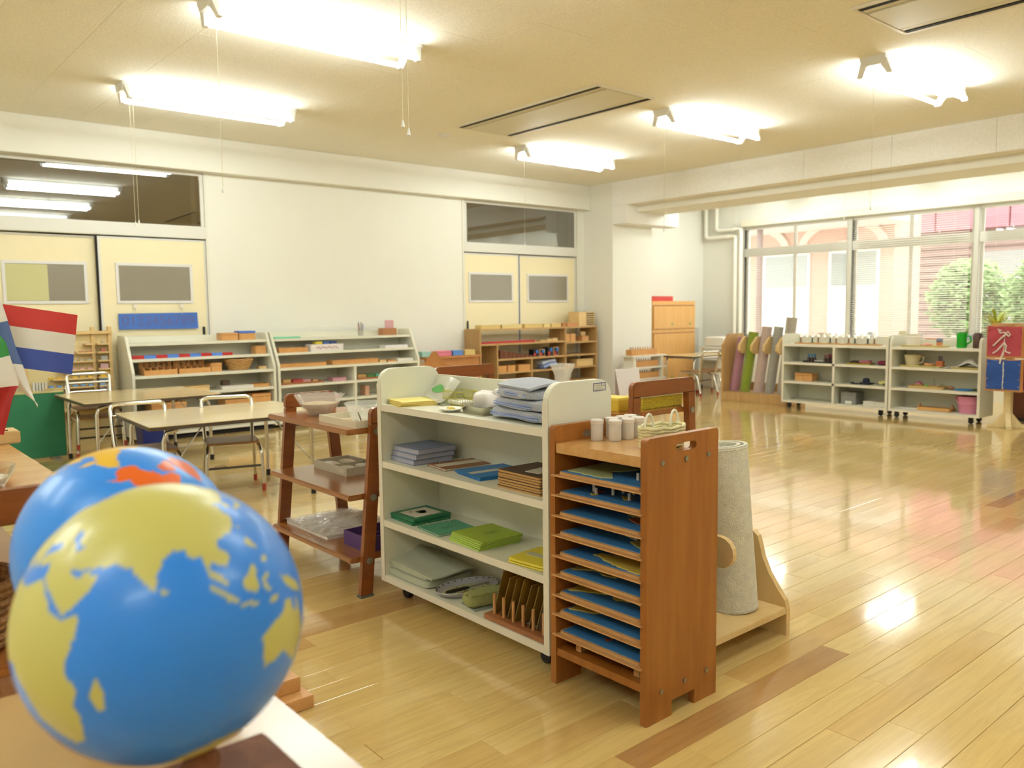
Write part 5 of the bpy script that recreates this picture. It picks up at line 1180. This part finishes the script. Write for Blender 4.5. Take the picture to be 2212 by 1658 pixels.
for k in range(4):
    x = 6.76+.105*k+(.03 if k > 1 else 0); t = thing('colour_cube', '%s black cube box with red and blue faces from the left' % ORD[k], 'cube', (x, 7.50, .525), 0, 'cube puzzles')
    B(0, 0, 0, .092, .09, .088+.02*(k//2)).build('box', cm('#c9a070', .5) if k % 2 else cm('#1e1c1e', .5), t, bevel=.002)
    h = .088+.02*(k//2)
    for j, (c, a, z0_) in enumerate((('#2f6fc0', .5, .5), ('#b03028', .08, .08), ('#1a1a1c', .5, .08), ('#1a1a1c', .08, .5))): B(.092*a, -.002, h*z0_, .092*(a+.4), 0, h*(z0_+.42)).build('face_square', cm(c, .5), t)
for i, (a, b) in enumerate(((.29, .41), (.43, .55), (.60, .79))): wbox('%s orange box from the left on the third level of the wood shelf' % ORD[i], (5.88+(a+b)/2, 7.53), (b-a, .14, .075), ORANGE, .365, group=WG)
t = thing('blue_beads', 'bundle of blue and white bead bars on the wood shelf', 'beads', (7.00, 7.53, .365))
for k in range(6): MB().tube([(-.1, -.06+.024*k, .02+.05*(k % 2)), (.0, -.05+.024*k, .05+.04*(k % 2)), (.12, -.06+.024*k, .06+.04*(k % 2))], .022, 8).build('bead_bar', cm(('#7f8fc0', '#b9bfd0')[k % 2], .5), t, smooth=True)
wbox('long pale box in the lower right compartment', (7.65, 7.55), (.30, .14, .09), PINE, .369, group=WG); wbox('small orange box left of the long pale box', (7.40, 7.55), (.12, .12, .03), ORANGE, .369, group=WG)
# low table between shelves with bright boxes
lt = thing('low_bench_table', 'low wooden table with bright boxes between the wall shelves', 'table', (5.06, 7.36, 0)); B(0, 0, .575, .78, .36, .60).build('table_top', wcm, lt, bevel=.003)
B(.03, .02, .48, .75, .04, .575).build('apron', wcm, lt)
for x in (.03, .70):
    for y in (.03, .28): B(x, y, 0, x+.05, y+.05, .575).build('leg', wcm, lt, bevel=.003)
for i, (x, w_, c, lb_) in enumerate(((5.14, .16, '#9fc8bc', 'teal'), (5.36, .2, '#d97a8f', 'pink'), (5.55, .14, '#5f8fd0', 'blue'), (5.72, .15, '#d9c07a', 'yellow'))):
    wbox('%s box on the low wooden table by the back wall' % lb_, (x, 7.50), (w_, .14, .055), cm(c, .5), .60, group='bright boxes on the low table')
pkb = thing('pink_board', 'pink board leaning against the natural wood shelf side', 'board', (5.80, 7.40, 0)); m = MB(); m.hexa([(0, 0, .0), (.06, 0, .0), (.06, .012, 0), (0, .012, 0)], [(-.02, .04, .58), (.03, .04, .58), (.03, .052, .58), (-.02, .052, .58)]); m.build('panel', cm('#d07a84', .6), pkb); B(0, 0, 0, .06, .012, .004).build('foot', cm('#8a4a50', .6), pkb)

# ================================================================== FAR CORNER
oc = thing('orange_cupboard', 'orange veneered cupboard with keyed doors in the far corner', 'cupboard', (8.95, 7.44, 0)); L = .97
B(0, .0, 0, L, .34, 1.205).build('body', ORCAB, oc, bevel=.003)
for z0_, z1_ in ((.05, .745), (.815, 1.135)):
    d = B(.018, -.018, z0_, L-.018, -.001, z1_).build('door', ORCAB, oc, bevel=.002)
    for x in (.42, .83):
        z_ = z0_+.06 if z0_ > .5 else z1_-.62
        MB().cyl((x, -.024, z_), (x, -.018, z_), .018, 12).build('lock', cm('#9aa05a', .3), d, smooth=True)
    B(.018, -.006, z1_, L-.018, -.0005, z1_+.012).build('shadow_gap', cm('#8a5a26', .6), oc)
wbox('flat red box on top of the orange cupboard', (9.20, 7.58), (.52, .2, .07), cm('#d0463c', .5), 1.205, name='red_box')
gp = thing('foam_slab', 'light grey foam slab leaning beside the orange cupboard', 'foam slab', (9.95, 7.50, 0)); B(0, 0, 0, .03, .26, .82).build('panel', cm('#b9b6ae', .9), gp, bevel=.003); B(.03, 0, .0, .15, .24, .80).build('second_panel', cm('#c2bfb6', .9), gp)
pr = thing('printer', 'white printer behind the window bay table', 'printer', (9.98, 6.98, .55)); MB().sq((0, 0, .07), (.46, .36, .14), .22, 24, 10).build('housing', cm('#e6e2d8', .4), pr, smooth=True); B(-.15, -.19, .04, .15, -.15, .06).build('paper_tray', cm('#c9c5bb', .4), pr); B(.06, -.186, .09, .12, -.17, .11).build('button_panel', cm('#8f8f8a', .4), pr)
pt = thing('printer_table', 'small white table under the printer', 'table', (9.98, 6.98, 0)); B(-.28, -.22, .52, .28, .22, .55).build('table_top', WHITE, pt, bevel=.003)
for x in (-.25, .22):
    for y in (-.2, .17): B(x, y, 0, x+.03, y+.03, .52).build('leg', WHITE, pt)
for k, (x, y, h, c) in enumerate(((9.50, 6.78, .36, '#dcd8ca'), (9.98, 6.98, .30, '#d0ccc0'))):
    t = thing('white_bin', ['white plastic storage bin under the right end of the bay table', 'white plastic storage bin under the printer'][k], 'bin', (x, y, 0), 0, 'white plastic storage bins'); B(-.13, -.12, 0, .13, .12, h).build('body', cm(c, .4), t, bevel=.015); B(-.135, -.125, h, .135, .125, h+.025).build('lid', cm('#e4e0d4', .4), t, bevel=.006)
bs = thing('peg_shelf', 'small white three-tier shelf of peg boxes against the column', 'shelf', (7.86, 6.84, 0))
for z in (.06, .205, .355, .505): B(0, 0, z-.02, .66, .22, z).build('shelf_board', WHITE, bs, bevel=.002)
for x in (.04, .58): B(x, .02, 0, x+.04, .20, .485).build('upright', WHITE, bs)
for k, z in enumerate((.505, .355, .205)):
    t = thing('peg_box', ['top', 'middle', 'bottom'][k]+' orange peg box of the white three-tier shelf', 'box', (7.90+.02*k, 6.90, z), 0, 'orange peg boxes'); B(0, 0, 0, .50, .1, .075).build('block', ORANGE, t, bevel=.002)
    for j in range(10): MB().cyl((.035+.047*j, .05, .075), (.035+.047*j, .05, .105), .008-.0004*j, 8).build('peg', cm('#b5803c', .5), t, smooth=True)
# rug holder
rh = thing('rug_holder', 'wooden holder with pointed dividers full of rolled rugs by the windows', 'stand', (8.24, 4.93, 0)); L = .86
B(0, 0, 0, .42, L, .105).build('base_box', OAK, rh, bevel=.003)
m = MB(); m.prism([(0, .105), (.42, .105), (.42, .79), (.12, .79), (.0, .66)], 'y', L-.03, L); m.build('end_panel', OAK, rh)
B(.38, 0, .105, .42, L-.03, .20).build('back_rail', OAK, rh); B(.38, 0, .60, .42, L-.03, .74).build('back_rail', OAK, rh)
for k in range(4):
    m = MB(); y = .14+.165*k; m.prism([(.38, .56), (.12, .56), (.05, .60), (.05, .66), (.16, .76), (.38, .76)], 'y', y, y+.03); m.build('divider', LWOOD, rh)
for (y, z, r, c, nm) in ((5.69, .745, .058, '#b98090', 'mauve'), (5.54, .81, .060, '#93a52a', 'lime green'), (5.36, .875, .060, '#d6bdb4', 'pale pink'), (5.21, .875, .055, '#b3b0aa', 'grey'), (5.045, .98, .062, '#c4b8a8', 'tall beige')):
    rug('%s rolled rug standing in the holder by the windows' % nm, (8.42, y+.035, .106), (8.47, y-.045, z), r, c, 'rolled rugs by the windows', 2.2)

# ================================================================== SHELVES UNDER THE WINDOWS: CONTENTS
wd = thing('bell_board', 'long wooden board under the row of bells', 'board', (8.19, 3.86, .70)); B(-.03, 0, 0, .07, .93, .012).build('board', ORANGE, wd, bevel=.002); B(-.03, .0, .012, -.025, .93, .016).build('edge_strip', PINE, wd)
for k in range(13):
    y = 4.74-.068*k; t = thing('bell', '%s bell from the left in the row on the window shelf' % ORD[k], 'bell', (8.205, y, .7125), 0, 'bells on stands')
    c = ('#8a5228', '#e6dfcf', '#1e1a18')[(0, 1, 2, 0, 1, 2, 0, 1, 0, 2, 1, 2, 0)[k]]
    MB().lathe([(0, 0), (.026, 0), (.026, .006), (.008, .008), (.007, .06), (0, .062)], n=14).build('stand', cm(c, .4), t, smooth=True)
    MB().lathe([(.004, .100), (.012, .096), (.018, .082), (.021, .066), (.023, .060), (.019, .064), (.015, .08), (.01, .092), (0, .094)], n=18).build('bell_cup', mat('bell_metal', '#e4e0d4', .18, metal=.7), t, smooth=True)
    MB().lathe([(0, .096), (.006, .098), (.006, .106), (0, .108)], n=8).build('knob', cm(c, .4), t, smooth=True)
def tray(label, x, y, z, sx, sy, c, h=.014):
    t = thing('tray', label, 'tray', (x, y, z), 0, 'trays on the window shelves'); m = MB(); lo = rrect(-sx/2+.01, -sy/2+.01, sx/2-.01, sy/2-.01, .02, 3); hi = rrect(-sx/2, -sy/2, sx/2, sy/2, .024, 3); n_ = len(lo); q = cm(c, .4)
    m.add([(p[0], p[1], 0) for p in lo]+[(p[0], p[1], h) for p in hi]+[(p[0]*.98, p[1]*.985, h) for p in hi]+[(p[0]*.97, p[1]*.98, .003) for p in lo],
          [tuple(range(n_-1, -1, -1))]+[(a*n_+i, a*n_+(i+1) % n_, (a+1)*n_+(i+1) % n_, (a+1)*n_+i) for a in range(3) for i in range(n_)]+[tuple(3*n_+i for i in range(n_))])
    m.build('tray_body', q, t)
    MB().tube([(p[0], p[1], h) for p in hi], .002, 5, closed=True).build('rim', q, t); return t
tray('black tray of small bottles on the window shelf', 8.19, 4.50, .505, .14, .36, '#1f1c1c')
for k in range(7):
    y = (4.62, 4.585, 4.55, 4.43, 4.395, 4.36, 4.40)[k]; x = 8.17 if k != 6 else 8.225; bl_ = k < 3
    t = thing('small_bottle', '%s small brown bottle with a %s cap, counted from the left' % (ORD[k if bl_ else k-3], 'blue' if bl_ else 'red'), 'bottle', (x, y, .509), 0, 'small capped bottles')
    MB().lathe([(0, 0), (.016, 0), (.016, .04), (.008, .052), (.008, .058)], n=12).build('bottle', cm('#3a2118', .2), t, smooth=True); MB().lathe([(.010, .056), (.011, .085), (0, .087)], n=12).build('cap', cm('#3f8fd0' if bl_ else '#8a3a44', .4), t, smooth=True)
t = thing('white_dish', 'white oblong dish between the capped bottles', 'dish', (8.16, 4.49, .509)); MB().sq((0, 0, .010), (.05, .10, .02), .35, 16, 8).build('dish', WHITE, t, smooth=True)
t = wbox('brown wooden twin boxes side by side on the middle left shelf', (8.20, 4.66), (.13, .2, .085), ORANGE, .30, name='twin_box'); B(-.0665, -.001, .0, -.0655, .001, .08).build('seam', DARK, t)
tray('yellow tray of dark and pink cloth on the window shelf', 8.18, 4.05, .505, .15, .26, '#b9a53a')
def heap(label, x, y, z, sx, sy, h, c, cat='cloth', e=.6, nzs=.012, seed=1, name='cloth_heap'):
    t = thing(name, label, cat, (x, y, z)); MB().sq((0, 0, h/2+nzs*.4), (sx, sy, h), e, 24, 12, nzs, seed, 22).build('cloth', cm(c, .85), t, smooth=True)
    MB().sq((sx*.1, -sy*.12, h*.85), (sx*.55, sy*.5, h*.5), e, 16, 8, nzs*.6, seed+3, 30).build('top_fold', cm(c, .85), t, smooth=True); return t
heap('dark brown folded cloth on the yellow tray', 8.18, 4.11, .509, .09, .09, .03, '#3f2a26', seed=2); heap('pink cloth on the yellow tray', 8.18, 4.0, .509, .10, .13, .03, '#a95a66', seed=3)
heap('maroon cloth heap at the right of the second shelf', 8.19, 3.80, .505, .13, .13, .04, '#7a2436', seed=4)
tray('black tray with small dark things on the middle right shelf', 8.19, 4.03, .30, .12, .22, '#222024')
t = thing('tape_dispenser', 'dark blue dispenser on the black tray', 'dispenser', (8.19, 3.99, .304)); MB().cyl((-.02, 0, .035), (.02, 0, .035), .03, 16).build('reel', cm('#1c2440', .4), t, smooth=True); B(-.025, -.05, 0, .025, .06, .018).build('base', cm('#1c2440', .4), t, bevel=.004)
t = thing('white_dish', 'small white dish left on the black tray', 'dish', (8.19, 4.09, .304)); MB().lathe([(0, .002), (.02, 0), (.03, .012), (.027, .013), (.018, .006), (0, .006)], n=16).build('dish', WHITE, t, smooth=True)
heap('pale yellow artificial flowers on the middle right shelf', 8.19, 3.80, .30, .10, .10, .04, '#d9cf8a', 'flowers', .8, .02, 7, 'yellow_flowers')
t = wbox('grey lidded box with a white card on the bottom shelf', (8.20, 4.14), (.17, .16, .125), cm('#83817a', .6), .09, name='grey_box'); B(-.088, -.04, .005, -.0865, .03, .035).build('white_card', PAPER, t)
t = wbox('flat white carton on the bottom right shelf', (8.20, 3.86), (.18, .24, .045), cm('#dcd4c4', .6), .09, name='white_carton'); MB().cyl((-.092, 0, .025), (-.0905, 0, .025), .006, 10).build('button', cm('#a9a48f', .5), t)
# right shelf
def lcup(name, label, cat, loc, prof, c, n=24, rough=.4, part='body', m=None):
    t = thing(name, label, cat, loc); MB().lathe(prof, n=n).build(part, m or cm(c, rough), t, smooth=True); return t
tray('pale yellow tray on the very top of the right window shelf', 8.20, 3.42, .70, .17, .42, '#e0cb82')
t = lcup('clear_tub', 'large milky plastic tub on the pale yellow tray', 'tub', (8.20, 3.54, .704), [(0, 0), (.06, 0), (.075, .09), (.079, .092), (.073, .093), (.058, .004), (0, .004)], '#eee8dc'); MB().lathe([(.076, .09), (.082, .093), (.076, .096), (.07, .093)], n=24).build('rim', WHITE, t, smooth=True)
heap('pink tissue paper on the pale yellow tray', 8.18, 3.40, .704, .09, .11, .025, '#dfa896', 'tissue', .8, .016, 9, 'pink_tissue')
t = lcup('small_pot', 'terracotta pot with blue flowers on the top tray', 'pot', (8.19, 3.285, .704), [(0, 0), (.024, 0), (.03, .045), (.026, .045), (.022, .006), (0, .006)], '#d08a62'); MB().sq((0, 0, .062), (.055, .055, .045), .9, 14, 8, .012, 3, 60).build('blue_flowers', cm('#7f8296', .7), t, smooth=True)
gj = thing('green_jug', 'bright green glass jug on the right window shelf', 'jug', (8.19, 3.085, .70)); gg = cm('#169a22', .15)
MB().lathe([(0, 0), (.042, 0), (.045, .01), (.043, .07), (.048, .14), (.044, .142), (.038, .07), (.04, .012), (0, .008)], n=22).build('body', gg, gj, smooth=True); MB().tube([(0, -.043, .12), (0, -.075, .105), (0, -.078, .06), (0, -.044, .035)], .009, 8).build('handle', gg, gj, smooth=True)
t = lcup('brown_jar', 'dark brown ribbed jar at the end of the right window shelf', 'jar', (8.19, 2.945, .70), [(0, 0), (.04, 0), (.042, .01), (.042, .125), (.038, .132), (.03, .13), (0, .128)], '#4f3228'); MB().lathe([(.034, .13), (.036, .14), (0, .142)], n=20).build('lid', cm('#432a22', .5), t, smooth=True)
tray('pale yellow tray under the cream pitcher', 8.20, 3.44, .505, .17, .40, '#e0cb82'); tray('pale yellow tray under the white cloth', 8.20, 3.02, .505, .17, .28, '#d9c274')
cp = lcup('cream_pitcher', 'cream plastic pitcher with a handle on the second shelf', 'pitcher', (8.20, 3.535, .509), [(0, 0), (.055, 0), (.06, .01), (.075, .105), (.079, .112), (.072, .11), (.056, .012), (0, .008)], '#d6c8a0'); MB().tube([(0, -.072, .095), (0, -.105, .09), (0, -.10, .045), (0, -.06, .03)], .008, 8).build('handle', cm('#d6c8a0', .4), cp, smooth=True)
heap('orange and pink tissue balls beside the cream pitcher', 8.18, 3.37, .509, .08, .10, .03, '#dfa068', 'tissue', .8, .016, 5, 'tissue_balls')
t = wbox('small orange pencil holder on the second shelf', (8.20, 3.275), (.05, .06, .06), cm('#c0683a', .5), .509, open_=True, name='pencil_holder')
for k in range(6): MB().cyl((-.012+.005*k, -.02+.007*k, .01), (-.02+.008*k, -.028+.01*k, .105), .004, 6).build('pencil', cm(('#7a6a8f', '#4a5f4a', '#6a4a4a', '#8f8a6a', '#5f5f7a', '#4a3a3a')[k], .5), t)
t = thing('white_cloth', 'white cloth heaped to a peak on the second shelf', 'cloth', (8.20, 3.04, .509)); MB().sheet(lambda u, v: (-.07+.14*u, -.13+.30*v, .006+.085*math.exp(-((v-.30)/.26)**2)*(.35+.65*math.sin(PI*min(1, u*.9+.1)))+.006*noise.noise(Vector((u*6, v*8, 1)))), 16, 24, .004).build('cloth', cm('#d9d2ca', .8), t, smooth=True); B(-.05, -.1, 0, .05, .12, .004).build('folded_base', cm('#d0c9c0', .8), t)
tray('tan tray of small trinkets on the third shelf', 8.20, 3.38, .30, .16, .34, '#dcb878', .022)
t = basket('small basket of pink flowers on the tan tray', (8.20, 3.47, .304), .042, .035, 5, False, 1.1, MATS['tan_wicker']); MB().sq((0, 0, .04), (.06, .06, .03), .9, 14, 8, .01, 3, 60).build('pink_flowers', cm('#c96a9a', .7), t, smooth=True)
lcup('green_ball', 'small green ball on the tan tray', 'ball', (8.17, 3.385, .304), [(0, 0), (.008, .001), (.014, .007), (.016, .016), (.014, .025), (.008, .031), (0, .032)], '#6cbf4a', 14)
t = lcup('glass_bottle', 'small clear glass bottle on the tan tray', 'bottle', (8.20, 3.325, .304), [(0, .002), (.022, 0), (.024, .03), (.01, .05), (.009, .08), (.012, .083)], '#d8dcd0', 16, .1, 'bottle', CLEAR); MB().lathe([(.009, .08), (.009, .09), (0, .091)], n=10).build('stopper', CLEAR, t, smooth=True)
t = lcup('glass_jar', 'tiny round glass jar at the right of the tan tray', 'jar', (8.20, 3.25, .304), [(0, .002), (.02, 0), (.026, .02), (.02, .038), (.016, .04)], '#d8dcd0', 16, .1, 'jar', CLEAR); MB().lathe([(.017, .038), (.017, .046), (0, .047)], n=12).build('lid', cm('#8f9a6a', .5), t, smooth=True)
t = thing('whisk_stand', 'small metal egg beater standing at the left of the third shelf', 'utensil', (8.17, 3.615, .30)); MB().tube([(0, 0, 0), (0, 0, .11)], .0035, 6).build('shaft', STEEL, t); MB().tube([(.0, .018*math.cos(a*PI/8), .03+.025*math.sin(a*PI/8)) for a in range(16)], .002, 5, closed=True).build('loop', STEEL, t); MB().lathe([(0, 0), (.022, 0), (.02, .006), (0, .007)], n=12).build('foot', STEEL, t)
t = thing('wooden_ladle', 'brown wooden ladle right of the tan tray', 'ladle', (8.17, 3.155, .30)); MB().sq((0, 0, .018), (.05, .05, .03), .8, 14, 8).build('bowl_end', cm('#8a5a30', .5), t, smooth=True); MB().tube([(0, .02, .018), (0, .12, .026)], .006, 6).build('handle', cm('#8a5a30', .5), t, smooth=True)
heap('bright blue cloth on the third shelf', 8.18, 3.05, .30, .11, .15, .012, '#2f7fc0', 'cloth', .5, .004, 3); heap('dark green trailing leaves on the third shelf', 8.21, 2.95, .30, .06, .10, .012, '#4f5f30', 'leaves', .8, .014, 8, 'leaf_trail')
t = lcup('black_disc', 'black round object at the right end of the third shelf', 'disc', (8.20, 2.895, .30), [(0, 0), (.03, 0), (.034, .03), (.03, .08), (.012, .085), (0, .085)], '#1a1c1a'); MB().lathe([(.012, .084), (.01, .095), (0, .096)], n=12).build('knob', BLACK, t)
t = thing('handled_tray', 'light wooden tray with round handles on the bottom shelf', 'tray', (8.20, 3.30, .09)); hm2 = wood('tray_wood', '#c9924a', '#d9a862', .4, (20, 4, 20)); B(-.075, -.15, 0, .075, .15, .03).build('tray_body', hm2, t, bevel=.004)
for s in (-1, 1): MB().tube([(.0, s*.15+s*.012, .035+.0)]+[(.03*math.cos(a*PI/8), s*.15, .03+.03*math.sin(a*PI/8)) for a in range(9)][::1], .006, 6).build('handle', hm2, t, smooth=True)
pbk = thing('pink_bucket', 'pink plastic bucket with a carrying handle on the bottom shelf', 'bucket', (8.20, 3.00, .09)); pk = cm('#d98aa8', .4)
MB().lathe([(0, .004), (.085, 0), (.088, .004), (.105, .15), (.112, .152), (.112, .16), (.103, .158), (.084, .008), (0, .008)], n=32).build('body', pk, pbk, smooth=True)
MB().tube([(-.03-.085*math.sin(a*PI/12), .108*math.cos(a*PI/12), .145-.055*math.sin(a*PI/12)) for a in range(13)], .004, 6).build('handle', pk, pbk, smooth=True)
for s in (-1, 1): MB().cyl((-.02, s*.104, .14), (-.02, s*.116, .14), .012, 10).build('handle_lug', pk, pbk, smooth=True)
wsx = B(-.07, -.12, 0, .07, .12, .01).build('white_sheets', PAPER, None, bevel=.002, loc=(8.20, 3.55, .09)); tag(wsx, 'flat pile of white sheets at the left of the bottom shelf', 'paper')

# ---- dressing frame stand
dsd = thing('dressing_frame_stand', 'wooden post stand carrying cloth dressing frames', 'stand', (8.09, 2.64, 0)); BEECH = wood('stand_beech', '#d9c08a', '#e6d2a2', .4, (20, 20, 3)); FRW = wood('frame_wood', '#b5793c', '#c98e50', .4, (20, 20, 4))
B(-.03, -.03, .02, .03, .03, .92).build('post', BEECH, dsd, bevel=.003)
for a in range(4):
    m = MB(); m.prism([(.02, 0), (.16, 0), (.16, .03), (.11, .035), (.03, .14), (.02, .14)], 'y', -.022, .022); o = m.build('foot', BEECH, dsd, bevel=.003); o.rotation_euler.z = a*PI/2+.4
B(-.12, -.12, .92, .12, .12, .932).build('top_plate', FRW, dsd)
def dress(label, side, z0_, c, kind):
    # side 0: faces -X, side 1: faces -Y
    t = thing('dressing_board', label, 'dressing frame', (8.09, 2.64, z0_), 0 if side == 0 else PI/2, 'cloth dressing frames'); S = .285; x = -.145
    for q in ((-S/2, 0, -S/2+.022, S), (S/2-.022, 0, S/2, S), (-S/2+.022, 0, S/2-.022, .022), (-S/2+.022, S-.022, S/2-.022, S)): B(x-.008, q[0], q[1], x+.012, q[2], q[3]).build('frame_bar', FRW, t, bevel=.002)
    hang = mat('cloth_'+c.lstrip('#'), c, .85, var=.12, vscale=160)
    for s in (-1, 1):
        m = MB(); m.sheet(lambda u, v: (x-.013-.005*math.sin(v*9+u*3), s*(.003+(.132)*u), .018+.262*v-.016*math.sin(PI*(u*.5+.5*0))*v*(1-u)), 8, 12, .002); m.build('cloth_half', hang, t, smooth=True)
    if kind == 'bow':
        wl = cm('#dccfc0', .7)
        for k, pts in enumerate(([(.02, .24), (.05, .255), (.03, .22), (-.0, .225), (-.04, .19)], [(.0, .20), (.07, .12), (.085, .105)], [(0, .19), (-.03, .235), (-.05, .20)], [(.0, .14), (-.02, .11), (-.015, .06), (-.055, .045)], [(.0, .13), (.05, .065), (.085, .04)], [(.0, .06), (.02, -.01), (.025, -.05)])):
            MB().tube([(x-.022, p[0], p[1]) for p in pts], .0065, 6).build('ribbon', wl, t, smooth=True)
    elif kind == 'button':
        for k in range(5): MB().cyl((x-.022, -.004, .03+.053*k), (x-.016, -.004, .03+.053*k), .0065, 10).build('button', cm('#c9c6bc', .4), t, smooth=True)
    for s in (-1, 1):
        for k in range(4): MB().cyl((x-.018, s*.125, .045+.065*k), (x-.013, s*.125, .045+.065*k), .004, 8).build('snap', cm('#b5b0a4', .3) if kind == 'button' else cm('#7a2a30', .5), t)
dress('red cloth dressing frame tied with white ribbons, above the blue one', 0, .632, '#a03a44', 'bow'); dress('blue cloth dressing frame with white buttons, below the red one', 0, .338, '#23458a', 'button')
dress('upper dressing frame on the narrow side of the stand', 1, .632, '#5a3a5a', 'snap'); dress('lower dressing frame on the narrow side of the stand', 1, .338, '#7a2238', 'snap')
ws3 = white_shelf('white shelf right of the dressing frame stand, cut by the picture edge', (8.50, 1.62, 0), .92, (.09, .30, .505, .70), .80, .33, group='white shelves under the windows')
bcx = thing('brown_cabinet', 'low dark brown cabinet behind the dressing frame stand', 'cabinet', (8.62, 2.58, 0)); B(0, 0, .03, .3, .26, .52).build('body', cm('#5a2c18', .5), bcx, bevel=.003); B(-.012, .01, .06, 0, .25, .50).build('door', cm('#64331c', .5), bcx); B(.01, .01, 0, .29, .25, .03).build('plinth', BLACK, bcx)
# ---- window stool things
pp = lcup('potted_plant', 'spider plant in a brown pot on the window sill', 'plant', (10.32, 3.52, SILL+.006), [(0, 0), (.07, 0), (.1, .2), (.105, .215), (.095, .215), (.085, .19), (0, .19)], '#8a5a3a', 24, .6, 'pot'); r_ = random.Random(8)
for k in range(34):
    a = r_.random()*2*PI; l_ = .13+.09*r_.random(); up = .10+.14*r_.random(); ca, sa = math.cos(a), math.sin(a); m = MB()
    def lfn(u, v, l_=l_, up=up, ca=ca, sa=sa):
        w_ = (v-.5)*.02*math.sin(PI*min(1, .15+u*.85)); rr_ = l_*u; z_ = .19+up*math.sin(u*1.9)
        return (rr_*ca-w_*sa, rr_*sa+w_*ca, z_)
    m.sheet(lfn, 8, 2, .001); m.build('leaf', cm(('#b5b53a', '#9aa83a', '#c4bd4a')[k % 3], .5), pp, smooth=True)
for i, (x, y, c, kind, lb_) in enumerate(((10.36, 4.74, '#d9c84a', 'bowl', 'yellow bowl on the window sill'), (10.38, 5.02, '#b9b9bc', 'jar', 'grey jar on the window sill left of the yellow bowl'), (10.36, 4.44, '#e6e2da', 'tub', 'white tub on the window sill'), (10.36, 4.24, '#dcae98', 'bowl', 'peach bowl on the window sill'), (10.36, 3.98, '#ddd8d0', 'jar', 'white jar on the window sill'), (10.38, 3.80, '#a9b4d0', 'tub', 'pale blue tub on the window sill'), (10.30, 5.62, '#e4dfd6', 'tub', 'cream tub on the window sill behind the bells'))):
    z_ = SILL+.006
    pf = {'bowl': [(0, 0), (.05, 0), (.085, .075), (.09, .08), (.082, .08), (.046, .006), (0, .006)], 'jar': [(0, 0), (.05, 0), (.055, .09), (.03, .12), (.033, .14), (.025, .14)], 'tub': [(0, 0), (.07, 0), (.08, .12), (.084, .125), (.075, .125), (.066, .006), (0, .006)]}[kind]
    t = lcup('sill_'+kind, lb_, kind, (x, y, z_), pf, c, 20)
    MB().lathe([(.0, pf[-3][1]*.55), (pf[2][0]*.8, pf[-3][1]*.55), (pf[2][0]*.8, pf[-3][1]*.6), (0, pf[-3][1]*.6)], n=16).build('contents', cm('#d8d2c4', .6), t)
t = thing('yellow_pitcher', 'pale glass pitcher standing in front of the sill with a yellow band', 'pitcher', (10.36, 4.60, SILL+.006)); MB().lathe([(0, 0), (.045, 0), (.05, .10), (.04, .15), (.044, .16), (.038, .16), (.04, .1), (0, .01)], n=18).build('body', cm('#d9d6b4', .2), t, smooth=True); MB().tube([(0, -.045, .13), (0, -.08, .11), (0, -.07, .05), (0, -.048, .04)], .006, 6).build('handle', cm('#d9d6b4', .2), t, smooth=True)
